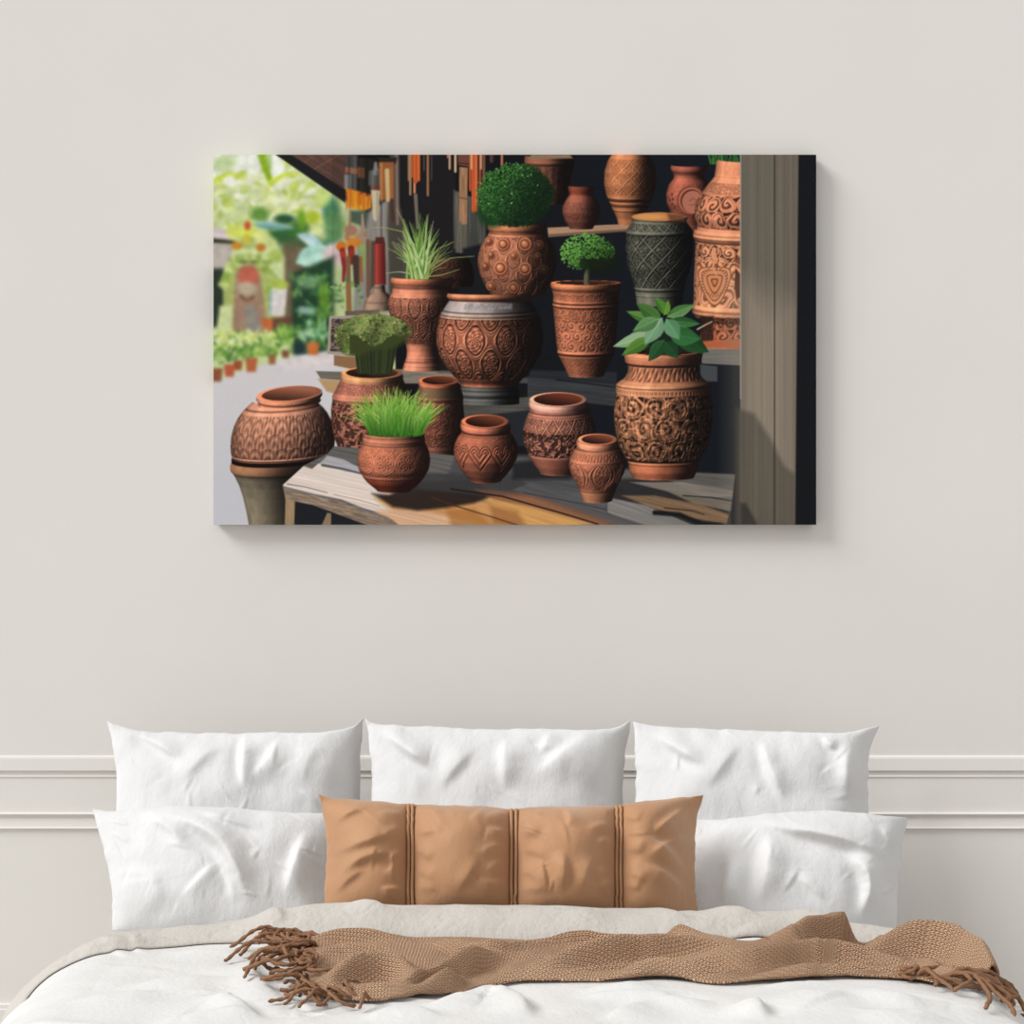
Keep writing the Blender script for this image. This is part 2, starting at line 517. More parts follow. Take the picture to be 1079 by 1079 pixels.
    # ---------------- hanging lanterns, chimes, bottle
    for (x, y1, w, c) in [(431, 190, 2.2, '9a6440'), (434, 186, 3, 'a8542c'), (432.5, 205, 2.4, '8c7458'), (437, 203, 2.4, 'c07a58'), (438, 191, 5, 'b5522a'), (441.5, 190, 2.5, 'c2602e'),
                          (447, 180, 1.4, '50403a'), (451, 206, 2.4, '8a6446'), (455, 190, 1.2, '4a3c34'), (474, 178, 2.2, 'b09078'), (480, 181, 2.4, 'c0a080'), (472, 166, 2, 'a86a50'), (499, 222, 4, 'b4522c'),
                          (496, 200, 3.5, 'a04a2a'), (502, 222, 3, 'c2603a'), (506, 205, 2.4, '8c4a2e'), (497, 178, 2, 'c8946c'), (507, 178, 2, 'c09070'), (510, 196, 3, '6e4a38'), (518, 170, 4, '4a302c'), (529, 175, 2.4, 'a8684c')]:
        C.stroke([(x, 158), (x, y1)], w, w, c, 0.9)
        C.stroke([(x - w * .25, 158), (x - w * .25, y1 - 1)], w * .3, w * .3, hexc(c) * 1.25, 0.8, .7)
    C.poly([(482, 158), (495, 158), (494, 176), (483, 174)], '6a4236', 1.2)
    C.stroke([(482, 172), (494, 173)], 1.2, 1.2, '3a2420', 1)
    C.poly([(484, 176), (493, 177), (492, 236), (487, 237), (484, 232)], '9c7454', 1.2, wood(1.57, 2, 5, .5))
    C.stroke([(484, 208), (492, 210)], 1.4, 1.4, '6e4c34', 1)
    C.poly([(365, 163), (377, 163), (377, 202), (365, 200)], '4a4844', 1.6)
    C.poly([(364, 176), (378, 178), (378, 184), (364, 182)], 'a5694c', 1.6)
    C.poly([(363, 184), (370, 184), (370, 199), (363, 199)], '8e8a8c', 1.6)
    C.poly([(377, 166), (396, 168), (392, 206), (376, 202)], '24231f', 1.6)
    C.poly([(377, 176), (384, 177), (384, 188), (377, 187)], '7d4a30', 1.6)
    C.poly([(364, 198), (391, 205), (391, 219), (384, 222), (368, 218)],
           lambda a, b: col('e8941e') + (col('b8391c') - col('e8941e')) * (sstep(374, 392, a) * sstep(219, 203, b))[..., None], 1.6)
    C.poly([(366, 212), (391, 218), (384, 223), (368, 219)], 'f0a838', 1.6, alpha=0.7)
    C.poly([(389, 180), (401, 178), (401, 200), (388, 195)], '5b5955', 1.4)
    C.stroke([(396, 172), (396, 182)], 3, 6, '8a8884', 1)
    C.poly([(390, 195), (401, 196), (400, 201), (391, 200)], '7a4034', 1.2)
    C.poly([(391, 200), (401, 201), (398, 230), (396, 234), (393, 230)], 'd8cbaa', 1.4)
    C.stroke([(398, 203), (397, 230)], 2, 1.2, 'b5a077', 1)
    C.poly([(397, 166), (419, 166), (417, 173), (400, 172)], '2c2620', 1.4)
    C.poly([(399, 171), (415, 171), (415, 210), (401, 211)], 'a0603a', 1.2)
    C.stroke([(402, 173), (402, 212)], 2.6, 2.2, 'c9824e', 1)
    C.stroke([(408, 180), (409, 211)], 5, 4, 'd9bd86', 1.2)
    C.stroke([(413, 178), (413, 211)], 2.4, 2.2, 'b06a38', 1)
    C.stroke([(402, 212), (402, 252)], 1.1, 1.1, '3c3632', 0.8)
    C.stroke([(413, 211), (414, 232)], 3.5, 3.5, '50352c', 1)
    C.poly([(369, 222), (389, 222), (386, 240), (369, 234)], '34463e', 4, alpha=0.8)
    C.blob(370, 243, 7, 6, 'b08068', 0.5)
    C.stroke([(369, 222), (369, 240)], 1.5, 3, 'a08268', 1)
    C.stroke([(382, 226), (383, 252)], 2, 6, 'b3937c', 1.2)
    C.blob(360, 260, 5.5, 5.5, 'dc7a2a', 0.4)
    C.blob(372, 256, 7, 6, 'e08c2e', 0.5)
    C.blob(379, 257, 4, 4, 'd6843a', 0.5)
    C.stroke([(361, 264), (363, 282), (362, 296)], 6, 3, '8e2f30', 1.4)
    C.stroke([(370, 262), (371, 276)], 7, 6, '862c28', 1.4)
    C.stroke([(382, 260), (383, 272), (381, 290)], 8, 4, '8ea86a', 1.6)
    C.stroke([(380, 272), (381, 296)], 4, 3, 'a0643c', 1.2)
    C.stroke([(375, 272), (376, 300)], 7, 6, '4a3a32', 1.6)
    C.stroke([(367, 272), (368, 330)], 5, 5, '8a6046', 1.4)
    C.stroke([(388, 254), (388, 312)], 4, 4, '7a5a46', 1.4)
    C.poly([(391, 254), (398, 254), (396, 300), (390, 306)], '5c4a40', 2)
    for i in range(26):
        C.leaf(R.uniform(352, 384), R.uniform(296, 326), 6, 3, R.uniform(-3, 3), ['6fa04c', '93b870', '4c8050'][R.integers(3)], alpha=0.8, soft=1.4)
    C.stroke([(367, 300), (368, 330)], 5, 5, '9c6c42', 1.4)
    C.poly([(395, 256), (406, 256), (407, 300), (395, 300)], '862f2b', 1.2,
           lambda a, b: 1.15 - 0.6 * sstep(398, 408, a) + 0.35 * np.exp(-((a - 397) / 1.5) ** 2))
    C.poly([(396, 250), (405, 250), (406, 257), (395, 257)], '5c2a26', 1)
    C.pot(400, [(300, 5.5), (308, 6.5), (311, 11), (318, 15.5), (326, 17)], 0.1, '9a7c66', opening=False, rings=[(303, 1, -.4), (309, 1, .5), (318, 1.2, -.3)], amp=0.8)
    for i in range(70):
        x = R.uniform(365, 391)
        y0 = 199 + (x - 365) * 0.24
        C.stroke([(x, y0 + R.uniform(0, 4)), (x + R.normal(0, .6), R.uniform(214, 222))], 1.1, .8, ['f2b03c', 'd87a1c', 'b8441c', 'e89a28'][R.integers(4)], .7, .55)
    for (x, y0, y1, c) in [(368, 166, 198, '2c2b2a'), (374, 165, 200, '706c68'), (381, 167, 204, '3a3430'), (387, 168, 206, '15140f'), (393, 181, 198, '8c8a86'), (398, 181, 199, '3c3a38')]:
        C.stroke([(x, y0), (x, y1)], 2.2, 2.2, c, 1.2, .55)
    for (x, y, r, c) in [(362, 268, 3, 'b8402c'), (371, 266, 3, 'a4382c'), (382, 262, 3, '9cb070'), (377, 250, 3, 'c88a60'), (366, 250, 3, 'b07858'), (385, 247, 2.5, 'a88068')]:
        C.blob(x, y, r, r * 1.3, c, .6, 0, .8)
    z = C.sl(350, 160, 425, 332)
    C.img[z] = blur(C.img[z], 1)
    C.img[z] *= 0.9
    # carved tablet behind the moss pot
    C.poly([(364, 328), (400, 326), (400, 340), (364, 336)], '6b5c50', 1.2, wood(0, 2, 5, 0.7))
    C.poly([(347, 333), (400, 332), (398, 378), (345, 373)], 'a39688', 1.2)
    C.poly([(349.5, 336), (400, 335), (398, 374), (348, 370)], '5d5048', 1.0, lambda a, b: 0.65 + 0.9 * p_floral(3, 5)(a, b))
    C.poly([(352, 374), (378, 377), (376, 390), (352, 385)], '8c6848', 1.2)
    # shelves and steps
    C.poly([(333, 391), (372, 392), (372, 402), (338, 399)], '6d675e', 1.2, wood(0, 3, 8, 0.4))
    C.poly([(335, 399), (358, 401), (356, 416), (344, 412)], 'b5936a', 2)
    C.poly([(372, 388), (462, 390), (500, 392), (500, 404), (420, 404)], '7c746a', 1.4, wood(0.03, 3, 8, 0.4))
    C.poly([(486, 402), (500, 398), (560, 398), (600, 400), (650, 404), (650, 416), (590, 408), (560, 404)], '454546', 1.5, wood(0.06, 3, 10, 0.5))
    C.poly([(556, 397), (650, 404), (650, 428), (556, 418)], '37393b', 1.5, wood(0.07, 4, 10, 0.5))
    C.poly([(560, 390), (650, 392), (650, 405), (556, 398)], '26282c', 2.5, wood(0.05, 4, 10, 0.4))
    C.stroke([(586, 400), (650, 408)], 1.6, 1.2, '16161a', 0.8)
    C.poly([(484, 424), (560, 418), (576, 440), (484, 442)], '4e4b46', 1.5, wood(0.02, 3, 10, 0.5))
    C.poly([(486, 440), (580, 430), (600, 470), (480, 470)], '22252a', 2)
    C.poly([(577, 240), (664, 236), (664, 243), (578, 250)], 'a88468', 1.0, wood(-0.06, 2, 10, 0.3))
    C.poly([(577, 247), (664, 241), (664, 244), (578, 250)], '5e4838', 0.8, alpha=0.7)
    C.poly([(736, 365), (781, 366), (781, 385), (740, 383)], '6f6c66', 1.0, wood(0.02, 3, 10, 0.25))
    C.poly([(736, 365), (781, 366), (781, 368), (736, 368)], '8a8276', 0.8)
    C.poly([(738, 384), (756, 386), (756, 402), (738, 402)], '43464a', 1.5)
    # ---------------- top shelf jars
    dim = lambda x0, x1: (lambda a, b: 1 - 0.92 * sstep(x0, x1, a))
    C.pot(579, [(164, 26), (172, 26.5), (184, 23), (200, 20), (215, 15)], 0.06, 'a86a50', opening=False, shade=dim(575, 600), amb=0.2, dif=0.8,
          rings=[(171, 1.2, .7), (174, 1, -.6)], pats=[(175, 200, p_weave(7, 9, 0), 0.5)], amp=0.7)
    C.poly([(560, 163), (600, 163), (604, 167), (556, 168)], '8a7058', 1.5)
    C.pot(612.5, [(196, 14), (200, 13.5), (205, 12), (209, 15), (217, 19.5), (224, 20), (233, 17), (241, 12)], 0.08, 'a5604c', pats=[(212, 232, p_floral(1.7, 8), 0.45)],
          opening=False, shade=dim(612, 634), amb=0.3, dif=0.78, amp=0.6, bands=[(195, 206, 'a9563c', 0.7)])
    C.pot(664, [(160, 17), (168, 23), (180, 27), (194, 27.5), (206, 25), (214, 21), (219, 19), (230, 14), (237, 12.5)], 0.1, 'c27a50',
          pats=[(166, 205, pmul(p_lattice(17, 17, 0, 186, 0.07, 1.5), p_floral(1.6, 4), 0.35), 0.7)], rings=[(208, 1, .7), (211, 1, -.7), (214, 1, .7), (217, 1, -.6), (221, 1, .6)],
          opening=False, shade=dim(664, 694), amb=0.24, dif=0.98, amp=0.7)
    C.pot(726, [(174, 19), (178, 19.5), (184, 16), (188, 16), (194, 21), (204, 24), (214, 23.5), (224, 19), (236, 15), (244, 15)], 0.1, 'b0614a',
          pats=[(192, 230, p_floral(2.2, 14), 0.3)], rings=[(180, 1.5, .4)], opening=False, shade=dim(734, 756), amb=0.3, dif=0.85, amp=0.6)
    C.blob(728, 211, 14.5, 15, '7c3f30', 0.06)
    C.blob(728.4, 211.4, 13.3, 13.8, 'b06a54', 0.06)
    C.blob(729, 212, 12, 12.5, '5c2c22', 0.06)
    C.blob(730, 213, 11.2, 11.8, 'ab6a56', 0.08)
    C.stroke([(727, 212), (730, 209), (734, 211), (732, 216), (727, 216)], 1.2, 1, '7c4436', 0.8, 0.7)
    for (a, b) in [(708, 205), (709, 210), (708.5, 215), (711, 219), (706, 211)]:
        C.blob(a, b, 1, 1.6, '5a2c22', 0.5)
    # tall carved stack at the right
    cl = lambda a, b: np.clip((780.5 - a) / 0.8, 0, 1)
    for i in range(60):
        x = R.uniform(748, 782)
        C.stroke([(x, 173), (x + R.uniform(-5, 3), 163)], 0.9, 0.5, ['2f6a2c', '4a8a3c', '1f4a24'][R.integers(3)], 0.6)
    cx = 790
    C.pot(cx, [(168, 34), (171, 35), (186, 37), (194, 44), (208, 54), (218, 58), (228, 58), (238, 55), (242, 56)], 0.10, 'c9805e', opening=False, clip=cl, amb=0.3, dif=1.0,
          pats=[(190, 202, p_floral(1.3, 3), 0.4), (202, 238, p_scroll(19, 17, 4, 203, 1.3), 1.0)], rings=[(184, 1, .4)], amp=0.8, ao=0.95)
    C.pot(cx, [(241, 57), (245, 60), (249, 60), (252, 58), (256, 57), (300, 59), (318, 59), (324, 61), (330, 60), (333, 57)], 0.10, 'd08b64', opening=False, clip=cl, amb=0.32, dif=1.0,
          pats=[(254, 272, p_scroll(17, 12, 3, 256, 1.2), 0.9), (272, 320, p_scroll(26, 24, -2, 272, 1.6, 5), 0.8)], rings=[(245, 1, -.4), (248, 1.6, .8), (253, 1, -.7), (323, 1.4, .8), (326, 1, -.3), (331, 1, -.5)], amp=0.8, ao=0.9)
    # the big leaf-shaped medallion
    for s, c in [(1.0, '8a4c32'), (0.93, 'd9986e'), (0.80, '9c5a3c'), (0.73, 'd08c64'), (0.50, '8a4a30'), (0.42, 'cf885e'), (0.22, '7c4028'), (0.13, 'c98058')]:
        t = np.linspace(0, 2 * np.pi, 40)
        hx = 21 * s * np.sin(t) * (0.65 + 0.35 * np.cos(t / 2) ** 2)
        hy = -(21 * np.cos(t) - 5 * np.cos(2 * t)) * s
        C.poly(np.stack([753 + hx, 297 + hy], 1), c, 0.8)
    for t in np.linspace(0.5, 5.8, 26):
        C.stroke([(753 + 12 * np.sin(t), 297 - 13.5 * np.cos(t)), (753 + 14.2 * np.sin(t), 297 - 16 * np.cos(t))], 0.9, 0.9, '7c4630', 0.6)
    C.stroke([(752, 262), (754, 272), (751, 282), (755, 290)], 3, 1.5, 'd8966c', 0.8)
    C.stroke([(755, 262), (757, 274), (755, 284)], 1.2, 1, '6a3524', 0.7)
    C.poly([(775, 282), (781, 290), (781, 312), (776, 316), (774, 300)], '4a2418', 1.2)
    C.poly([(774, 270), (781, 274), (781, 280), (774, 276)], '5a2c1e', 1.2, alpha=.7)
    C.pot(cx, [(332, 55), (340, 48), (352, 52), (360, 56), (365, 56)], 0.06, 'b8694a', opening=False, clip=cl, amb=0.25, dif=0.85,
          pats=[(332, 356, p_scroll(15, 13, 2, 333, 1.2), 1.0)], rings=[(358, 1, .6)], amp=0.7, ao=0.9)
    C.poly([(738, 333), (752, 333), (752, 362), (738, 364)], '2a1a16', 3, alpha=.8)
    C.poly([(735, 360), (781, 357), (781, 366), (735, 366)], 'b0603e', 1.2)
    # grey stone pot
    C.pot(695, [(229, 30), (233, 28), (236, 30), (241, 34), (244, 36), (250, 35), (262, 35.5), (280, 33.5), (296, 28), (303, 26.5), (306, 26), (312, 25), (321, 24)], 0.08, '80837a',
          pats=[(246, 303, p_lattice(20, 21, 3, 272, 0.06, 1.5), 1.1), (234, 243, p_lattice(10, 9, 0, 238, 0.10, 1.4), 0.8)],
          rings=[(244, 1.2, .8), (247, 1, -.4), (304, 1, .6), (306.5, 1, -.5), (311, 1, .4)], opening=False, shade=dim(700, 733), amb=0.22, dif=0.98, amp=0.9,
          warm=('fff4dc', '7c8090'), ao=0.7)
    C.blob(694, 228.5, 28, 4.6, 'c07a4c', 0.06)
    C.blob(684, 228.6, 16, 3.0, 'd99a58', 0.7, 0, 0.8)
    C.poly([(703, 225), (722, 226), (722, 234), (706, 234)], '5a3828', 4, alpha=.8)
    # ---------------- rear urn behind the spiky plant
    C.pot(476, [(272, 18), (280, 22), (292, 24), (302, 22)], 0.05, '6e4434', opening=False, pats=[(274, 300, p_scroll(15, 15, 0, 270, 1.2), 0.8)], amb=0.25, dif=0.5, amp=0.8, shade=dim(476, 496))
    # spiky plant's vase
    C.pot(445, [(295, 33), (299, 33), (302, 31), (309, 32), (313, 35), (320, 36.5), (332, 34), (345, 27), (356, 21), (363, 17), (370, 16), (376, 16.5), (383, 19), (390, 21)], 0.07, 'c27a5e',
          pats=[(312, 362, p_ogee(19, 42, -7, 322, 0.12), 1.0)], rings=[(303, 1, -.4), (310.5, 1, .6), (377, 1, .6), (381, 1, -.4), (385, 1, .5)], opening=False, shade=dim(444, 474), amb=0.24, dif=1.05, amp=0.9, ao=0.7)
    C.pot(445, [(292, 32), (294, 33.5), (298, 33), (300, 31)], 0.07, 'b8704e', opening=False, shade=dim(440, 475), amb=0.3)
    C.poly([(462, 372), (480, 372), (480, 392), (462, 392)], '1e1815', 6, alpha=0.7)
    for i in range(110):
        a = np.clip(R.normal(0, 0.42), -1.25, 1.25)
        L = R.uniform(38, 74) * (1 - 0.28 * abs(a))
        bx = 443 + R.normal(0, 5)
        tx, ty = bx + np.sin(a) * L * 0.9, 293 - np.cos(a) * L + abs(a) * 10
        mx, my = bx + np.sin(a) * L * 0.38, 293 - np.cos(a) * L * 0.6
        lf = R.random()
        c = '5d7f3a' if lf < .4 else ('8fb05a' if lf < .75 else 'b8cf8c')
        if a > 0.55:
            c = '7d8a4c'
        t = np.linspace(0, 1, 6)[:, None]
        P = (1 - t) ** 2 * np.array([bx, 293]) + 2 * t * (1 - t) * np.array([mx, my]) + t * t * np.array([tx, ty])
        C.stroke(P, 2.4 if abs(a) < 0.5 else 1.4, 0.4, c, 0.6, 0.95)
    for P in [[(455, 284), (475, 272), (500, 270)], [(448, 276), (462, 262), (478, 255)], [(440, 290), (425, 268), (413, 256)], [(446, 292), (465, 290), (484, 284)],
              [(436, 270), (424, 244), (406, 240), (392, 240)], [(430, 250), (424, 232), (418, 220)]]:
        C.stroke(P, 1.3, 0.6, '9aa860', 0.6, 0.85)
    # ---------------- ball bush pot
    C.pot(545, [(238, 31), (241, 31), (244, 29), (249, 32), (258, 38), (268, 41), (278, 41.5), (290, 39), (302, 33), (310, 28)], 0.09, 'c47c5c',
          pats=[(247, 312, pmul(p_ogee(23, 30, 8, 256, 0.08, 0.5), lambda a, b: a * 0 + .7, .15), 1.1)], rings=[(245, 1.2, -.5)], opening=False, shade=dim(545, 590), amb=0.26, dif=1.1, amp=0.9, ao=0.55)
    for (x, y, r, sh) in [(530, 257, 6.5, 1), (553, 257, 7, .9), (527, 282, 7.5, 1), (553, 283, 7, .8), (517, 268, 4, .9), (541, 269, 4, .9), (511, 280, 4.5, .8), (566, 270, 4, .4), (517, 301, 5, .8), (541, 303, 6, .7),
                          (515, 254, 4, .9), (573, 284, 5, .25), (568, 258, 5, .4)]:
        cc = hexc('cf8660') * sh
        C.blob(x + .6, y + .8, r * 1.05, r * 1.1, hexc('4a2216') * sh, 0.25, alpha=.8)
        C.blob(x, y, r * .95, r, cc, 0.2)
        C.blob(x + .3, y + .5, r * .72, r * .75, hexc('6a321f') * sh, 0.3)
        C.blob(x - .2, y, r * .5, r * .52, hexc('c87a54') * sh, 0.4)
        C.blob(x - r * .15, y - r * .15, r * .22, r * .22, hexc('eab08a') * sh, 0.8)
    C.pot(545, [(235, 30), (238, 31.5), (242, 31), (244, 29)], 0.07, 'c07850', opening=False, shade=dim(545, 582), amb=0.25)
    C.blob(544, 206, 38, 33, '122a16', 0.12)
    C.blob(520, 222, 17, 18, '1a3a1c', 0.4)
    for i in range(2100):
        a, r = R.uniform(0, 2 * np.pi), np.sqrt(R.uniform(0, 1.06))
        x, y = 543 + 39.5 * r * np.cos(a), 205.5 + 33 * r * np.sin(a)
        if y > 232 and abs(x - 544) > 34:
            continue
        l = np.clip(0.50 - 0.55 * (x - 535) / 40 - 0.40 * (y - 205) / 33 + R.normal(0, 0.2), 0, 1)
        if x > 562:
            l *= 0.45
        c = hexc('0c1c0e') * (1 - l) + hexc('447f36') * l
        if R.random() < 0.05 * l:
            c = hexc('8fc070')
        C.leaf(x, y, R.uniform(1.6, 3.2), R.uniform(0.9, 1.5), R.uniform(0, 6.3), c, soft=0.5)
    # ---------------- tall pot with the bonsai
    C.pot(617.5, [(302, 35.5), (305, 36), (311, 34.5), (317, 34.5), (320, 35.5), (324, 34.5), (340, 33), (358, 31.5), (369, 30), (372, 30.5), (374, 29), (384, 24), (396, 18.5)], 0.10, 'bd7252',
          pats=[(307, 316, p_medal(9.5, 311.5, 3.6, 2, 5), 0.9), (323, 338, p_floral(2.4, 21), 0.55), (336, 369, p_scroll(12, 11, 2, 336, 1.2), 0.8), (376, 396, p_floral(1.4, 6), 0.25)],
          rings=[(305.5, 1, -.5), (316.5, 1, .6), (318.5, .8, -.8), (321, 1, .7), (323, .8, -.5), (370.5, 1.3, .8), (373, 1, -.8)], opening=False, shade=dim(618, 668), amb=0.22, dif=1.05, amp=0.9, ao=0.6)
    C.pot(617.5, [(298, 37), (300.5, 37.5), (304, 36.5), (306, 34)], 0.07, 'c07650', opening=True, lip=.88, shade=dim(617, 665), amb=0.28, inner=('1a1210', '4a2a1c'))
    C.stroke([(618, 298), (618, 290), (620, 282)], 6, 4, '5a5a44', 0.8)
    C.stroke([(620, 298), (621, 284)], 2, 2, '2e2e26', 0.8)
    C.blob(622, 268, 25, 16, '1c3416', 0.25)
    C.blob(634, 276, 20, 14, '12190f', 0.6, 0, .8)
    for i in range(900):
        a, r = R.uniform(0, 2 * np.pi), np.sqrt(R.uniform(0, 1.05))
        x, y = 619 + 28 * r * np.cos(a), 266 + 19 * r * np.sin(a)
        if y > 272 and x > 612:
            continue
        l = np.clip(0.72 - 0.5 * (x - 614) / 30 - 0.35 * (y - 264) / 19 + R.normal(0, 0.22), 0, 1)
        c = hexc('1a3212') * (1 - l) + hexc('6fae4c') * l
        C.leaf(x, y, R.uniform(1.6, 3), R.uniform(1, 1.7), R.uniform(0, 6.3), c, soft=0.5)
    # ---------------- big ogee bowl
    C.pot(516, [(404, 31), (408, 30), (414, 32), (419, 31), (425, 31.5)], 0.07, '6d7274', opening=False, rings=[(406, 1, .4), (411, 1, -.5), (415, 1, .6), (418, 1, -.5), (421, 1, .5)], shade=dim(510, 552), amb=0.2, dif=0.95, amp=0.8,
          warm=('fff2e0', '7c8090'))
    C.pot(516, [(311, 43), (316, 42), (320, 45), (326, 49), (331, 52), (338, 54), (350, 56), (362, 56), (374, 53), (386, 46), (396, 38), (403, 31), (406, 30)], 0.08, 'c4785a',
          pats=[(333, 398, p_ogee(33, 52, -15, 355, 0.12), 1.1), (333, 341, p_dots(9, 337, 3, 3), 0.4)], rings=[(327, .8, -.6), (329.3, .8, .7), (331.5, .8, -.6), (333.4, .8, .6)],
          bands=[(308, 332, '8e9096', 0.92), (328, 334, 'c9b4a4', .6), (388, 408, 'a85e44', .4)], opening=False, shade=dim(505, 582), amb=0.2, dif=1.2, amp=1.0, ao=0.75)
    C.poly([(490, 320), (540, 320), (540, 326), (488, 326)], 'a8a9ac', 2, lambda a, b: 0.6 + 0.6 * p_floral(1.5, 33)(a, b), alpha=.45)
    C.pot(516, [(309, 44), (312, 45.5), (315, 44), (317, 41)], 0.04, 'bf7a56', opening=False, shade=dim(510, 570), amb=0.28)
    # ---------------- big left urn
    C.pot(297, [(482, 52), (487, 54.5), (493, 54), (498, 50), (508, 45), (520, 41), (535, 37.5), (570, 31)], 0.16, '8d8168', opening=False, tilt=-0.06, amb=0.26, dif=0.86, amp=0.4, bands=[(480, 494, 'c08a66', 0.8)],
          rings=[(490, 2, .6), (495, 1, -.4)], L=(-0.9, -0.3, 0.4), shade=lambda a, b: 1 - 0.6 * sstep(268, 330, a), grain=.06)
    C.pot(297, [(479, 53), (484, 53)], 0.16, '2a1a14', opening=False, tilt=-0.06, amb=0.2, dif=.3)
    C.pot(298, [(421, 31), (425, 36), (430, 41.5), (437, 47), (445, 51), (455, 54), (466, 55), (474, 54.5), (480, 53)], 0.15, 'c3876a', opening=False, tilt=-0.06, amb=0.34, dif=0.98, amp=0.9, ao=.6,
          pats=[(432, 477, pmul(p_scales(15, 15), p_weave(4.2, 40, 0.5), 0.45), 0.95)], rings=[(478, 1, .7), (428, 1, -.6)], L=(-0.45, -0.7, 0.6), shade=lambda a, b: 1 - 0.55 * sstep(310, 356, a))
    C.pot(305, [(415, 34.5), (419, 35), (422, 32), (424, 34)], 0.24, 'bd7a5a', opening=True, lip=.86, tilt=-0.08, amb=.38, inner=('4a2a20', '9c6048'), shade=lambda a, b: 1 - 0.4 * sstep(315, 345, a))
    # ---------------- moss pot
    C.pot(392, [(396, 33), (400, 33), (404, 35), (412, 39), (417, 42), (421, 41.5), (430, 43), (445, 43), (460, 40), (476, 34), (480, 31), (492, 28)], 0.10, 'b3705a',
          pats=[(401, 414, p_floral(1.5, 2), 0.5), (422, 478, p_floral(3.6, 17, 3.0), 1.15)], rings=[(416, 1.2, .5), (419.5, 1.2, .7), (422, 1, -.4), (479, 1.4, -.5), (482, 1, .4)],
          opening=False, amb=0.32, dif=1.0, amp=1.0, bands=[(478, 496, 'b58a64', .5)], shade=lambda a, b: 1 - 0.75 * sstep(392, 432, a), ao=.7)
    C.pot(392, [(393, 32), (396, 33), (399, 32.5)], 0.20, 'c08a5c', opening=True, lip=.87, amb=.3, inner=('1d120e', '4a2c20'), shade=dim(395, 425))
    C.poly([(378, 392), (376, 375), (372, 362), (400, 355), (420, 360), (416, 378), (412, 394), (394, 396)], '2a2f1c', 2)
    for i in range(60):
        x = R.uniform(377, 413)
        C.stroke([(x, 393), (394 + (x - 394) * 1.25, 362)], 0.9, 0.7, ['2f371d', '20261a', '3a4328'][R.integers(3)], 0.8)
    C.blob(394, 351, 38, 18, '39421f', 0.3)
    C.blob(375, 362, 17, 13, '39421f', 0.4)
    for i in range(2200):
        a, r = R.uniform(0, 2 * np.pi), np.sqrt(R.uniform(0, 1.0))
        x, y = 394 + 41 * r * np.cos(a), 356 + 25 * r * np.sin(a)
        if y > 358 + 6 * np.cos((x - 394) / 7) and 368 < x < 428 or y > 376 + R.normal(0, 3) or (x > 412 and y > 352 + (428 - x) * .4):
            continue
        l = np.clip(0.75 - 0.5 * (y - 340) / 36 - 0.15 * (x - 394) / 40 + R.normal(0, 0.2) + 0.22 * np.sin(x / 5.0 + y / 9), 0, 1)
        c = hexc('2a3118') * (1 - l) + hexc(['8fa052', 'a3a06a', '74904a'][i % 3]) * l
        C.blob(x, y, R.uniform(0.8, 1.7), R.uniform(0.8, 1.5), c, 0.6)
    # ---------------- small rear jar
    C.pot(463, [(404, 21), (408, 22), (414, 24.5), (419, 25.5), (423, 25), (440, 26.5), (455, 25), (470, 21), (487, 17)], 0.14, 'a8654e',
          pats=[(424, 470, p_floral(2.0, 27), 0.8)], rings=[(418, 1, .6), (421, 1, -.5)], bands=[(404, 417, '6e6a50', .8), (472, 492, '6a5540', .6)], opening=False, shade=dim(455, 492), amb=0.28, dif=0.85, amp=0.8)
    C.pot(462, [(401, 21), (404, 21.5), (406, 20)], 0.26, 'b2694a', opening=True, lip=.84, amb=.32, inner=('2a1510', '6a3826'), shade=dim(460, 490))
    # ---------------- foreground bench
    C.poly([(304, 518), (360, 500), (560, 540), (560, 560), (304, 560)], '1d1d21', 1.2)
    C.poly([(299, 512), (321, 490), (345, 478), (352, 470), (484, 480), (560, 485), (640, 495), (700, 497), (776, 500), (774, 530), (768, 560), (430, 560), (420, 548), (370, 530), (310, 521)],
           lambda a, b: col('625e5a') + np.zeros(a.shape + (3,)), 1.0, wood(0.21, 3.2, 18, 0.5, 8))
    C.poly([(480, 480), (600, 478), (640, 500), (660, 520), (560, 520), (470, 505)], '45474a', 4, wood(0.2, 3, 18, .5), alpha=.8)
    C.poly([(520, 478), (640, 492), (775, 500), (775, 512), (700, 510), (620, 506)], '57544f', 3, wood(0.1, 3, 18, .4), alpha=.8)
    C.poly([(298, 511), (320, 491), (329, 494), (336, 488), (400, 504), (470, 520), (570, 553), (425, 556), (400, 540), (352, 527), (310, 521)], 'dfcfc4', 1.2, wood(0.22, 3, 20, 0.22, 3))
    C.poly([(337, 488), (345, 480), (362, 484), (378, 492), (410, 500), (365, 497)], 'a9a6aa', 1.5, wood(0.2, 2, 10, .3))
    C.stroke([(340, 490), (362, 494), (385, 500)], 3, 2, '5c5a5e', 1)
    C.poly([(395, 525), (460, 516), (560, 538), (610, 556), (440, 556)], 'c8935c', 6, wood(0.26, 3, 20, 0.3, 5))
    C.poly([(500, 520), (560, 524), (640, 552), (560, 556)], 'd09a5c', 4, wood(0.3, 3, 20, .3, 6))
    C.poly([(395, 538), (430, 536), (500, 548), (520, 556), (410, 556)], 'd5ab88', 5, wood(0.24, 3, 20, .2))
    C.poly([(470, 536), (500, 536), (522, 556), (476, 556)], 'a46a34', 6, alpha=.7)
    C.poly([(516, 532), (545, 538), (556, 556), (520, 552)], '8a5630', 6, alpha=.55)
    # dark shade across the planks
    C.poly([(392, 520), (410, 521), (440, 508), (500, 505), (520, 522), (500, 530), (470, 535), (440, 538), (414, 534)], '231c1a', 4, alpha=.93)
    C.poly([(440, 498), (540, 500), (560, 512), (600, 524), (560, 520), (510, 522), (440, 515)], '3c3a3b', 4, alpha=.85)
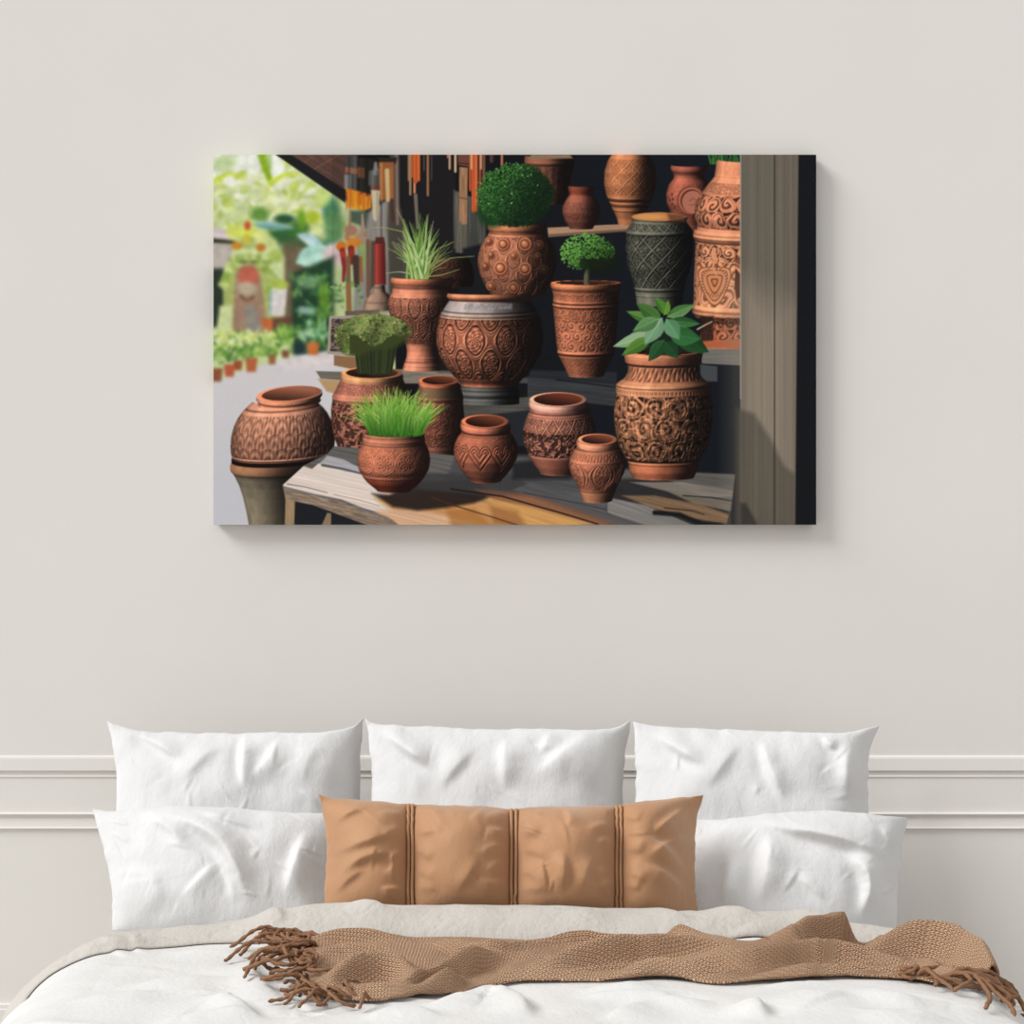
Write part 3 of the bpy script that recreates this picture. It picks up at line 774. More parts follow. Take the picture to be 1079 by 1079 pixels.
    C.poly([(540, 488), (575, 482), (618, 494), (600, 505), (540, 505)], '1d1d20', 5, alpha=.85)
    C.poly([(500, 515), (560, 520), (640, 540), (680, 556), (640, 556), (560, 534), (520, 526)], '7a4f3c', 3, alpha=.75)
    C.stroke([(475, 515), (530, 523), (590, 540), (630, 552)], 1.6, 1.6, '1c1512', 0.9)
    C.stroke([(455, 524), (480, 533), (520, 545), (545, 553)], 1.2, 1.2, '4a2c1c', 0.9)
    C.poly([(560, 508), (600, 518), (650, 528), (720, 553), (660, 556), (600, 534), (540, 516)], '565557', 2, wood(0.3, 3, 18, .4), alpha=.9)
    C.stroke([(552, 519), (610, 530), (650, 540)], 0.9, 0.9, '33302f', 0.8)
    # planks at the right end
    C.poly([(640, 505), (700, 503), (772, 540), (768, 560), (640, 540)], '242324', 4, alpha=.85)
    C.poly([(655, 522), (690, 522), (740, 532), (768, 542), (766, 552), (730, 546), (690, 536)], '86694e', 2, wood(0.25, 3, 14, .5), alpha=.9)
    C.poly([(664, 508), (720, 508), (775, 518), (775, 523), (730, 524)], '857c72', 1.5, wood(0.1, 3, 14, .4), alpha=.85)
    C.poly([(700, 516), (740, 524), (770, 530), (768, 538), (730, 530)], '766a5c', 1.5, wood(0.15, 3, 14, .4), alpha=.9)
    C.poly([(640, 524), (680, 532), (730, 553), (690, 556), (640, 540)], '85817c', 1.5, wood(0.35, 3, 14, .4), alpha=.9)
    C.stroke([(690, 540), (716, 542), (740, 552), (760, 553)], 5, 4, '17171a', 2)
    C.stroke([(700, 535), (730, 538), (742, 542)], 1.2, 1, '2a2420', .8)
    C.stroke([(720, 522), (750, 524), (775, 528)], 1.4, 1.4, '2c2a2a', .8)
    C.poly([(775, 497), (782, 497), (782, 560), (770, 560), (770, 540)], '15161a', 1.5)
    # front edge and legs of the bench
    C.poly([(298, 512), (330, 520), (360, 526), (385, 536), (410, 545), (425, 556), (395, 556), (365, 545), (330, 532), (301, 526)], '8a7766', 1.2, wood(0.25, 1.6, 6, 1.0, 12))
    C.stroke([(299, 513), (330, 521), (360, 527), (385, 537), (408, 547)], 1.4, 1.4, '5a6270', 1, .8)
    C.stroke([(303, 510), (322, 513), (345, 519)], 1.2, .8, '6a5c58', .8, .8)
    C.stroke([(352, 521), (380, 527), (400, 533)], 0.8, .6, '8a6c58', .8, .7)
    C.poly([(310, 530), (330, 534), (345, 540), (362, 546), (392, 558), (310, 558)], '1e1f24', 1.2)
    C.poly([(301, 525), (311, 528), (310, 556), (300, 556)], '9c8262', 1.0, wood(1.57, 2, 8, .4))
    C.poly([(345, 540), (349, 541), (349, 556), (338, 556)], '8a745c', 1.2)
    # ---------------- carved scroll jar with the leafy plant
    C.pot(699, [(374, 41), (382, 40), (384, 37), (392, 37.5), (398, 41), (402, 47), (405, 50), (410, 50), (414, 49.5), (425, 51.5), (440, 52), (455, 50.5), (470, 46.5), (482, 40), (486, 37), (496, 35.5), (503, 32)], 0.10, 'c98862',
          pats=[(385, 399, p_weave(5, 12, 0.8), 0.7), (408, 413, p_weave(2.2, 30, 0), 0.5), (414, 485, pmul(p_scroll(27, 24, 5, 413, 1.7, 2), p_floral(4.6, 61, 3.4), 0.42), 1.25)],
          rings=[(384, 1, -.6), (403.5, 1.4, .7), (406.5, .9, -.5), (413, 1.2, .5), (484.5, 1.1, -.8), (487, 1, .5)], opening=False, amb=0.30, dif=1.1, amp=1.0, ao=0.95,
          bands=[(374, 383, 'a8664e', .6), (384, 400, 'a06a50', .5), (486, 508, 'b0664a', .7)], shade=lambda a, b: 1 - 0.8 * sstep(715, 760, a))
    C.pot(699, [(370, 40.5), (372.5, 41.5), (376, 41)], 0.12, 'bd7a58', opening=True, lip=.9, amb=.3, inner=('140f0d', '2c1a14'), shade=dim(705, 745))
    for i in range(26):
        x = R.uniform(680, 720)
        C.stroke([(x, 374), (700 + (x - 700) * 1.1 + R.normal(0, 2), 350)], 1, .8, ['1c2a18', '2c4424', '10160f'][R.integers(3)], .6)
    C.poly([(676, 350), (720, 345), (726, 366), (700, 372), (680, 366)], '16221a', 4, alpha=.9)
    for (x, y, L, w, a, c, c2) in [(700, 345, 36, 12, 2.95, '3d6e34', '6c9c56'), (692, 340, 34, 10, 3.5, '4c7a34', '86ae5c'), (705, 345, 46, 15, 0.65, '1f4a26', '2f6632'),
                                   (712, 352, 40, 18, 0.5, '1c4222', '2c5c2e'), (705, 352, 34, 18, 0.15, '2f6a38', '3f8446'), (690, 352, 46, 13, 2.85, '8fb882', 'b9d3aa'),
                                   (686, 356, 36, 12, 2.6, '4a7c30', '7aa442'), (700, 358, 28, 13, 2.2, '264e2a', '3a6c3a'), (701, 360, 22, 14, 0.9, '1f4626', '2b5a30'),
                                   (697, 338, 32, 13, 3.75, '3f6c30', '5c8c44'), (704, 332, 24, 9, -2.2, '44782e', '6ea04a'), (703, 334, 32, 11, -0.42, '4f8040', '8cb478'),
                                   (706, 338, 32, 10, 0.1, '2c5e30', '5c9458'), (700, 332, 16, 8, -1.3, '5c9030', '7cae44'),
                                   (698, 335, 34, 16, 2.15, '7eaa80', '9cc09a'), (694, 336, 30, 13, 2.7, '5a8a52', '7fae74'), (702, 336, 26, 15, 1.0, '5f9668', '82b48a')]:
        C.leaf(x, y, L, w * 1.15, a, hexc(c) * .86, hexc(c2) * .84, soft=.9)
        C.leaf(x + np.cos(a) * L * .15, y + np.sin(a) * L * .15, L * .8, w * .55, a, hexc(c) * .95, None, soft=3, alpha=.6)
        C.stroke([(x, y), (x + np.cos(a) * L * .9, y + np.sin(a) * L * .9)], .7, .4, hexc(c2) * 1.12 if isinstance(c2, str) else c2, .6, .6)
    C.stroke([(735, 347), (742, 343), (750, 339)], 1.6, 1.2, 'b8a888', .8)
    # ---------------- middle bowls
    C.pot(589.5, [(424, 31), (430, 31), (434, 32), (440, 35), (450, 38), (460, 38.5), (470, 36.5), (480, 32), (490, 26), (498, 20)], 0.17, 'bf7c64',
          pats=[(437, 458, p_lattice(14, 22, 0, 446, 0.06, 1.6), 0.9), (452, 478, p_floral(3.0, 6, 3.0), 1.2), (432, 437, p_dots(2.6, 434.5, 1.6), .7)], rings=[(429, 2, .4), (432.5, .9, -.4), (437.5, .9, .5)],
          opening=False, amb=0.30, dif=1.05, amp=1.0, ao=.7, bands=[(424, 431, '9a6a5c', .6), (480, 503, 'a55e48', .4)], shade=lambda a, b: 1 - 0.7 * sstep(598, 634, a))
    C.pot(588, [(421, 30), (424, 31), (427, 30.5)], 0.26, 'cf9a84', opening=True, lip=.87, amb=.34, inner=('2a1410', '6c3422'), shade=lambda a, b: 1 - 0.5 * sstep(590, 620, a))
    C.pot(512, [(447, 26), (453, 26), (455, 25), (459, 29), (466, 32.5), (474, 34), (482, 33), (492, 28), (500, 22), (506, 16)], 0.20, 'b96c50',
          pats=[(461, 502, p_hearts(25, 464, 27, -6), 0.95), (456, 462, p_floral(1.4, 4), .3)], rings=[(454, 1, -.6), (457, 1, .5)], opening=False, amb=0.28, dif=1.0, amp=1.0, ao=.65,
          shade=lambda a, b: 1 - 0.6 * sstep(515, 550, a), bands=[(447, 457, '9c5f4c', .6)])
    C.pot(511, [(444, 25), (447, 26), (450, 25.5)], 0.30, 'bb7054', opening=True, lip=.84, amb=.32, inner=('26120e', '6e3a26'), shade=lambda a, b: 1 - 0.4 * sstep(515, 540, a))
    C.pot(629.5, [(466, 22), (470, 21.5), (474, 25), (481, 28.5), (489, 30), (497, 28.5), (506, 24), (514, 20), (520, 18), (527, 15.5)], 0.20, 'bd7558',
          pats=[(484, 514, p_flame(31, 480, 36, 6), 1.0), (474, 483, p_weave(3.4, 7, .4), .5)], rings=[(471, 1, -.5), (483, .9, .4), (516, 1.2, -.3)], opening=False, amb=0.30, dif=1.05, amp=1.0, ao=.6,
          shade=lambda a, b: 1 - 0.55 * sstep(635, 662, a), bands=[(470, 482, '94644e', .5), (515, 532, 'b58866', .6)])
    C.pot(629.5, [(463, 21), (466, 22), (469, 21.5)], 0.30, 'cb8664', opening=True, lip=.82, amb=.34, inner=('2c1611', '7c4430'), shade=lambda a, b: 1 - 0.4 * sstep(630, 655, a))
    # ---------------- grass bowl
    C.pot(415, [(456, 32), (462, 33), (465, 33), (468, 34), (474, 37), (484, 38.5), (494, 37), (503, 32), (508, 28), (513, 22), (517, 17)], 0.14, 'b96f52',
          pats=[(468, 500, p_medal(24, 484, 11.5, -10, 8), 0.9), (500, 504, p_dots(3, 502, 1.6), .4)], rings=[(459, 1, -.3), (463, 1.4, .6), (467, 1, -.5), (501, 1, .4)], opening=False, amb=0.32, dif=1.05, amp=1.0, ao=.6,
          bands=[(503, 520, 'c25a38', .8), (454, 467, 'b07c66', .6)], shade=lambda a, b: 1 - 0.6 * sstep(420, 458, a))
    for i in range(420):
        x = R.uniform(389, 446)
        a = (x - 415) / 60 + R.normal(0, 0.22)
        L = R.uniform(26, 54) * (1 - .35 * abs(x - 415) / 34)
        by = 457 + 3.5 * np.sqrt(max(0, 1 - ((x - 417) / 31) ** 2)) - R.uniform(0, 5)
        tip = (x + np.sin(a) * L + R.normal(0, 3), by - np.cos(a) * L)
        mid = (x + np.sin(a) * L * .35, by - np.cos(a) * L * .6)
        v = R.random()
        C.stroke([(x, by), mid, tip], 1.3, .4, '2c5a1c' if v < .6 else '3f7a22', .6, .95, c2=['7cb83a', 'a8d05c', '6aa52c', 'c4e07c'][R.integers(4)])
    C.stroke([(400, 440), (384, 428), (366, 424)], .8, .5, 'b8c070', .6, .9)
    C.stroke([(400, 446), (390, 434), (378, 430)], .9, .5, '9cc050', .6, .9)
    # ---------------- post on the right
    C.poly([(780, 160), (817, 160), (817, 556), (780, 556)], '696257', 0.8, wood(1.57, 7, 30, 0.22, 21))
    C.poly([(817, 160), (842, 160), (838, 556), (817, 556)], '6c6358', 0.8, wood(1.57, 7, 30, 0.22, 29))
    C.poly([(780, 300), (838, 330), (838, 556), (780, 556)], 'a39482', 50, wood(1.57, 7, 30, 0.2, 21), alpha=.6)
    C.poly([(776, 430), (795, 436), (812, 462), (826, 490), (838, 500), (838, 556), (776, 556)], '544e44', 6, wood(1.57, 7, 30, 0.3, 23), alpha=.75)
    C.poly([(780, 530), (786, 530), (800, 556), (780, 556)], '2c2a2a', 4, alpha=.7)
    C.stroke([(816, 163), (816, 556)], 1.3, 1.3, '38322c', .8)
    C.stroke([(780.4, 163), (780.4, 420)], 1.2, 1, 'b5aa9c', .8, .8)
    C.poly([(841.5, 160), (862, 160), (862, 556), (837.5, 556)], '15161a', 1.2)
    C.stroke([(840.5, 163), (838, 556)], 1.2, 1.2, '5a5046', .9, .6)
    # slight overall grain of the print
    C.img += (R.random(C.img.shape[:2])[..., None].astype(np.float32) - 0.5) * 0.03
    return np.clip(C.img, 0, 1)
# ---------------------------------------------------------------------------
# the bedroom
# ---------------------------------------------------------------------------
import bpy
import math

PI = math.pi
scn = bpy.context.scene
COLL = scn.collection
SC = 0.00052            # metres per photo pixel per metre of distance
CAMY, CAMZ = -5.0, 1.5
RNG = np.random.default_rng(5)


def at(px, py, Y):
    """point of the room at depth Y that the photo shows at (px, py)"""
    d = Y - CAMY
    return np.array([(px - 539.5) * SC * d, Y, CAMZ - (py - 539.5) * SC * d])


def ray_plane(px, py, p0, nrm):
    px, py = np.asarray(px, float), np.asarray(py, float)
    D = np.stack([(px - 539.5) * SC, np.ones_like(px), -(py - 539.5) * SC], -1)
    o = np.array([0, CAMY, CAMZ])
    t = ((p0 - o) @ nrm) / (D @ nrm)
    return o + D * t[..., None]


# ------------------------------------------------------------- objects
def mesh_obj(name, verts, faces, mat, parent=None, smooth=True, uv=None):
    me = bpy.data.meshes.new(name)
    verts = np.asarray(verts, np.float32)
    if isinstance(faces, np.ndarray):
        nf, k = faces.shape
        me.vertices.add(len(verts))
        me.vertices.foreach_set('co', verts.ravel())
        me.loops.add(nf * k)
        me.loops.foreach_set('vertex_index', faces.astype(np.int32).ravel())
        me.polygons.add(nf)
        me.polygons.foreach_set('loop_start', np.arange(0, nf * k, k, dtype=np.int32))
        me.polygons.foreach_set('loop_total', np.full(nf, k, np.int32))
        me.update(calc_edges=True)
    else:
        me.from_pydata([tuple(map(float, v)) for v in verts], [], faces)
    me.validate()
    me.polygons.foreach_set('use_smooth', np.full(len(me.polygons), smooth))
    if uv is not None:
        lay = me.uv_layers.new(name='UVMap')
        idx = np.empty(len(me.loops), np.int32)
        me.loops.foreach_get('vertex_index', idx)
        lay.data.foreach_set('uv', np.asarray(uv, np.float32)[idx].ravel())
    if mat:
        me.materials.append(mat)
    o = bpy.data.objects.new(name, me)
    COLL.objects.link(o)
    if parent:
        o.parent = parent
    return o


def grid_faces(nu, nv, off=0, flip=False, wrap=False):
    i, j = np.meshgrid(np.arange(nu - 1), np.arange(nv if wrap else nv - 1), indexing='ij')
    a = i * nv + j
    b = i * nv + (j + 1) % nv
    f = np.stack([a, b, b + nv, a + nv], -1).reshape(-1, 4) + off
    return f[:, ::-1] if flip else f


def thing(name, label, cat, loc=(0, 0, 0), group=None):
    o = bpy.data.objects.new(name, None)
    o.empty_display_size = 0.1
    COLL.objects.link(o)
    o.location = loc
    tag(o, label, cat, group)
    return o


def tag(o, label, cat, group=None):
    o['label'] = label
    o['category'] = cat
    if group:
        o['group'] = group
    return o


def child(o, parent):
    """parent without moving: the mesh is written in room coordinates"""
    o.parent = parent
    p = np.array(parent.location)
    me = o.data
    co = np.empty(len(me.vertices) * 3, np.float32)
    me.vertices.foreach_get('co', co)
    me.vertices.foreach_set('co', (co.reshape(-1, 3) - p).astype(np.float32).ravel())
    me.update()
    return o


def rebase(o):
    """put a top-level mesh's origin at the middle of its base"""
    me = o.data
    co = np.empty(len(me.vertices) * 3, np.float32)
    me.vertices.foreach_get('co', co)
    co = co.reshape(-1, 3)
    p = (co.min(0) + co.max(0)) / 2
    p[2] = co[:, 2].min()
    me.vertices.foreach_set('co', (co - p).astype(np.float32).ravel())
    me.update()
    o.location = [float(v) for v in p]
    return o


def box(name, lo, hi, mat, bevel=0.0):
    (x0, y0, z0), (x1, y1, z1) = lo, hi
    v = [(x, y, z) for x in (x0, x1) for y in (y0, y1) for z in (z0, z1)]
    f = [(0, 1, 3, 2), (4, 6, 7, 5), (0, 4, 5, 1), (2, 3, 7, 6), (0, 2, 6, 4), (1, 5, 7, 3)]
    o = mesh_obj(name, v, f, mat, smooth=False)
    if bevel:
        m = o.modifiers.new('bevel', 'BEVEL')
        m.width = bevel
        m.segments = 4
        m.limit_method = 'ANGLE'
    return o


def extrude_profile(name, prof, x0, x1, mat):
    """prof: list of (depth out of the wall, z); closed against the wall"""
    n = len(prof)
    v = [(x0, -d, z) for d, z in prof] + [(x1, -d, z) for d, z in prof]
    f = [(i, (i + 1) % n, n + (i + 1) % n, n + i) for i in range(n)]
    f += [tuple(range(n))[::-1], tuple(range(n, 2 * n))]
    o = mesh_obj(name, v, f, mat, smooth=False)
    return o


# ------------------------------------------------------------- materials
def lin(c):
    c = col(c)
    return tuple(float(v) for v in np.where(c <= 0.04045, c / 12.92, ((c + 0.055) / 1.055) ** 2.4)) + (1.0,)


class NT:
    def __init__(self, name):
        self.m = bpy.data.materials.new(name)
        self.m.use_nodes = True
        self.t = self.m.node_tree
        self.b = self.t.nodes['Principled BSDF']

    def n(self, typ, **kw):
        nd = self.t.nodes.new(typ)
        for k, v in kw.items():
            if k.startswith('i_'):
                key = k[2:]
                key = int(key) if key.isdigit() else key.replace('_', ' ')
                nd.inputs[key].default_value = v
            else:
                setattr(nd, k, v)
        return nd

    def l(self, a, b):
        self.t.links.new(a, b)

    def math(self, op, a, b=None, c=None):
        nd = self.n('ShaderNodeMath', operation=op)
        for i, v in enumerate((a, b, c)):
            if v is None:
                continue
            if isinstance(v, (int, float)):
                nd.inputs[i].default_value = v
            else:
                self.l(v, nd.inputs[i])
        return nd.outputs[0]

    def noise(self, coord, scale, detail=3, rough=0.55, stretch=None):
        nd = self.n('ShaderNodeTexNoise')
        nd.inputs['Scale'].default_value = scale
        nd.inputs['Detail'].default_value = detail
        nd.inputs['Roughness'].default_value = rough
        if stretch:
            mp = self.n('ShaderNodeMapping')
            mp.inputs['Scale'].default_value = stretch
            self.l(coord, mp.inputs['Vector'])
            coord = mp.outputs[0]
        self.l(coord, nd.inputs['Vector'])
        return nd.outputs['Fac']

    def ramp(self, fac, c0, c1, p0=0.0, p1=1.0):
        r = self.n('ShaderNodeValToRGB')
        r.color_ramp.elements[0].position = p0
        r.color_ramp.elements[1].position = p1
        r.color_ramp.elements[0].color = lin(c0)
        r.color_ramp.elements[1].color = lin(c1)
        self.l(fac, r.inputs['Fac'])
        return r.outputs['Color']

    def bump(self, h, strength, dist, prev=None):
        b = self.n('ShaderNodeBump')
        b.inputs['Strength'].default_value = strength
        b.inputs['Distance'].default_value = dist
        self.l(h, b.inputs['Height'])
        if prev is not None:
            self.l(prev, b.inputs['Normal'])
        return b.outputs['Normal']

    def obj(self):
        return self.n('ShaderNodeTexCoord').outputs['Object']

    def uv(self):
        return self.n('ShaderNodeTexCoord').outputs['UV']


def mat_paint(name, c0, c1, rough=0.7, bump=0.06):
    k = NT(name)
    o = k.obj()
    k.l(k.ramp(k.noise(o, 1.7, 3), c0, c1, 0.3, 0.7), k.b.inputs['Base Color'])
    k.l(k.bump(k.noise(o, 160, 2), bump, 0.002), k.b.inputs['Normal'])
    k.b.inputs['Roughness'].default_value = rough
    k.b.inputs['Specular IOR Level'].default_value = 0.25
    return k.m


def mat_cloth(name, c0, c1, rough=0.9, crease=0.2, sheen=0.15):
    k = NT(name)
    o = k.obj()
    k.l(k.ramp(k.noise(o, 5, 3), c0, c1, 0.3, 0.7), k.b.inputs['Base Color'])
    weave = k.noise(o, 420, 2, stretch=(1, 1, 0.45))
    crk = k.noise(o, 75, 3, 0.6, stretch=(1.0, 1.0, 0.45))
    cr = k.noise(o, 18, 4, 0.6, stretch=(1.0, 1.0, 0.6))
    cr2 = k.noise(o, 9, 3, 0.5)
    ridge = k.math('MINIMUM', k.math('ABSOLUTE', k.math('SUBTRACT', cr, cr2)), 0.10)
    n = k.bump(ridge, crease, 0.02)
    n = k.bump(crk, min(1.0, crease * 1.6), 0.006, n)
    n = k.bump(weave, min(0.4, crease * 1.4), 0.0016, n)
    k.l(n, k.b.inputs['Normal'])
    k.b.inputs['Roughness'].default_value = rough
    k.b.inputs['Specular IOR Level'].default_value = 0.15
    k.b.inputs['Sheen Weight'].default_value = sheen
    k.b.inputs['Sheen Roughness'].default_value = 0.5
    return k.m


def mat_plain(name, c, rough=0.6, spec=0.3):
    k = NT(name)
    o = k.obj()
    c0 = np.clip(col(c) * 0.96, 0, 1)
    k.l(k.ramp(k.noise(o, 12, 3), c0, c, 0.3, 0.7), k.b.inputs['Base Color'])
    k.b.inputs['Roughness'].default_value = rough
    k.b.inputs['Specular IOR Level'].default_value = spec
    return k.m


def mat_knit(name, c_hi, c_lo):
    k = NT(name)
    sep = k.n('ShaderNodeSeparateXYZ')
    k.l(k.uv(), sep.inputs[0])
    u, v = sep.outputs[0], sep.outputs[1]
    col_w, row_h = 0.0095, 0.0068
    x = k.math('MULTIPLY', u, 1 / col_w)
    fx = k.math('ABSOLUTE', k.math('SUBTRACT', k.math('FRACT', x), 0.5))          # 0 centre .. .5 edge
    y = k.math('ADD', k.math('MULTIPLY', v, 1 / row_h), k.math('MULTIPLY', fx, 1.6))
    wob = k.noise(k.uv(), 60, 2)
    y = k.math('ADD', y, k.math('MULTIPLY', wob, 0.8))
    fy = k.math('ABSOLUTE', k.math('SUBTRACT', k.math('FRACT', y), 0.5))
    hy = k.math('SUBTRACT', 1.0, k.math('POWER', k.math('MULTIPLY', fy, 2.0), 2.0))
    fx2 = k.math('ABSOLUTE', k.math('SUBTRACT', fx, 0.25))                        # each leg of the stitch
    hx = k.math('SUBTRACT', 1.0, k.math('POWER', k.math('MULTIPLY', fx2, 4.0), 2.5))
    h = k.math('MULTIPLY', hy, hx)
    h = k.math('ADD', h, k.math('MULTIPLY', k.noise(k.uv(), 420, 2), 0.25))
    k.l(k.ramp(h, c_lo, c_hi, 0.0, 0.75), k.b.inputs['Base Color'])
    k.l(k.bump(h, 1.0, 0.006), k.b.inputs['Normal'])
    k.b.inputs['Roughness'].default_value = 0.95
    k.b.inputs['Specular IOR Level'].default_value = 0.1
    return k.m


M_wall = mat_paint('wall_paint', 'e0dcd6', 'e3dfd9')
M_trim = mat_paint('trim_paint', 'e0dcd6', 'e3dfd9', 0.55, 0.02)
M_floor = mat_plain('floor_boards', 'c6c2bd', 0.5)
M_linen = mat_cloth('white_linen', 'd7d6d5', 'dcdbda', crease=0.16)
M_duvet = mat_cloth('white_duvet_linen', 'd6d4d1', 'dbd9d6', crease=0.18)
M_fold = mat_cloth('oatmeal_linen', 'bfb9b1', 'c6c0b8', crease=0.3)
M_sheet = mat_cloth('white_sheet', 'eeedec', 'f3f2f1', crease=0.2)
M_tan = mat_cloth('tan_satin', 'ae825e', 'b68a66', rough=0.55, crease=0.12, sheen=0.3)
M_cord = mat_plain('tan_cord', 'b58a66', 0.7, 0.2)
M_knit = mat_knit('tan_knit', 'f4cba8', 'a07050')
M_fringe = mat_plain('brown_yarn', '8c684f', 0.95, 0.1)
M_wood = mat_plain('bed_wood', '9a7d60', 0.5)
M_canvas = mat_plain('canvas_edge_dark', '3a3835', 0.8, 0.1)

# ------------------------------------------------------------- room shell
def px_z(py, Y=0.0):
    return float(at(0, py, Y)[2])


XW = 2.6
w = box('wall_back', (-XW, 0, 0), (XW, 0.12, 3.1), M_wall)
w['kind'] = 'structure'
f = box('floor', (-XW, -5.6, -0.1), (XW, 0.12, 0), M_floor)
f['kind'] = 'structure'


def rail(name, pts):
    prof = [(d, px_z(py, -d)) for py, d in pts]
    o = extrude_profile(name, prof, -XW, XW, M_trim)
    o['kind'] = 'structure'
    return o


rail('trim_1', [(795.8, -0.002), (796.2, 0.001), (797.4, 0.0050), (799.5, 0.0066), (811.9, 0.0080), (812.2, 0.0015), (816.8, 0.0008), (818.3, 0.0030), (818.7, 0.0030), (819.1, -0.002)])
rail('trim_2', [(855.6, -0.002), (856.6, 0.0065), (857.4, 0.0100), (858.2, 0.0105), (858.5, 0.002), (861.5, 0.0008), (863.0, 0.0025), (871.0, 0.0055), (872.6, 0.0080), (873.2, 0.0080), (873.6, -0.002)])
rail('baseboard_back', [(1057, -0.002), (1057.2, 0.010), (1059, 0.014), (1063, 0.014), (1064, 0.018), (539.5 + 1.499 / (SC * 4.982), 0.018), (539.5 + 1.499 / (SC * 5.002), -0.002)])

# ------------------------------------------------------------- the print
def build_print():
    img = paint_picture()
    # ink grid on the face
    nx, ny = 794, 488
    gx = np.linspace(0, img.shape[1] - 1, nx)
    gy = np.linspace(0, img.shape[0] - 1, ny)

    def resample(a, g, ax):
        i = np.clip(np.floor(g).astype(int), 0, a.shape[ax] - 2)
        t = (g - i).astype(np.float32)
        t = t.reshape((-1, 1, 1) if ax == 0 else (1, -1, 1))
        return np.take(a, i, ax) * (1 - t) + np.take(a, i + 1, ax) * t
    sm = blur1(blur1(img, 1, 0), 1, 1) * 0.5 + img * 0.5
    pic = resample(resample(sm, gy, 0), gx, 1)
    D = 0.038
    a, b = at(225, 163, -D), at(860, 553, -D)
    X, Z = np.meshgrid(np.linspace(a[0], b[0], nx), np.linspace(a[2], b[2], ny))
    V = np.stack([X, np.full_like(X, -D), Z], -1).reshape(-1, 3)
    F = grid_faces(ny, nx, flip=True)
    rgb = pic.reshape(-1, 3)
    # the wrapped canvas edge carries the picture's border colours round the bars
    ring = np.concatenate([np.arange(nx), (np.arange(1, ny)) * nx + nx - 1, (ny - 1) * nx + np.arange(nx - 2, -1, -1), np.arange(ny - 2, 0, -1) * nx])
    n0 = len(V)
    side = V[ring].copy()
    side[:, 1] = -0.006
    V = np.vstack([V, side])
    rgb = np.vstack([rgb, rgb[ring]])
    m = len(ring)
    k = np.arange(m)
    kn = (k + 1) % m
    F2 = np.stack([ring[k], n0 + k, n0 + kn, ring[kn]], -1)[:, ::-1]
    F = np.vstack([F, F2])
    root = thing('canvas_art_print', 'large frameless canvas print of carved terracotta pots on the wall above the bed', 'wall art',
                 loc=(float((a[0] + b[0]) / 2), 0, float(b[2])))
    k2 = NT('printed_canvas_ink')
    at_ = k2.n('ShaderNodeAttribute', attribute_name='ink')
    k2.l(at_.outputs['Color'], k2.b.inputs['Base Color'])
    k2.b.inputs['Roughness'].default_value = 0.75
    k2.b.inputs['Specular IOR Level'].default_value = 0.08
    k2.l(k2.bump(k2.noise(k2.obj(), 700, 1), 0.05, 0.0006), k2.b.inputs['Normal'])
    o = mesh_obj('printed_canvas', V, F, k2.m, smooth=False)
    at2 = o.data.color_attributes.new('ink', 'FLOAT_COLOR', 'POINT')
    lrgb = np.where(rgb <= 0.04045, rgb / 12.92, ((rgb + 0.055) / 1.055) ** 2.4)
    rgba = np.concatenate([lrgb, np.ones((len(rgb), 1))], 1).astype(np.float32)
    at2.data.foreach_set('color', rgba.ravel())
    child(o, root)
    # stretcher bars behind the canvas
    e, t = 0.003, 0.045
    x0, x1, z1, z0 = a[0] + e, b[0] - e, a[2] - e, b[2] + e
    for lo, hi in (((x0, -0.029, z1 - t), (x1, -0.0015, z1)), ((x0, -0.029, z0), (x1, -0.0015, z0 + t)),
                   ((x0, -0.029, z0 + t), (x0 + t, -0.0015, z1 - t)), ((x1 - t, -0.029, z0 + t), (x1, -0.0015, z1 - t))):
        s = box('stretcher_bar', lo, hi, M_wood)
        child(s, root)
    return root


build_print()

# ------------------------------------------------------------- cloth helpers
def seg_dist(px, py, pts):
    """signed distance to a polyline and position along it, all in the same units"""
    P = np.asarray(pts, float)
    L = np.sqrt(((P[1:] - P[:-1]) ** 2).sum(1))
    cum = np.concatenate([[0], np.cumsum(L)])
    best = np.full(px.shape, 1e9)
    sd = np.zeros(px.shape)
    tt = np.zeros(px.shape)
    for i in range(len(P) - 1):
        d = P[i + 1] - P[i]
        t = np.clip(((px - P[i, 0]) * d[0] + (py - P[i, 1]) * d[1]) / (d @ d), 0, 1)
        ex, ey = px - P[i, 0] - t * d[0], py - P[i, 1] - t * d[1]
        r = np.sqrt(ex * ex + ey * ey)
        s = np.sign(d[0] * ey - d[1] * ex)
        m = r < best
        best = np.where(m, r, best)
        sd = np.where(m, r * s, sd)
        tt = np.where(m, (cum[i] + t * L[i]) / cum[-1], tt)
    return sd, tt


def smooth_poly(pts, n=3):
    P = np.asarray(pts, float)
    for _ in range(n):
        Q = np.empty((2 * len(P) - 2, 2))
        Q[0::2] = 0.75 * P[:-1] + 0.25 * P[1:]
        Q[1::2] = 0.25 * P[:-1] + 0.75 * P[1:]
        P = np.vstack([P[:1], Q, P[-1:]])
    return P


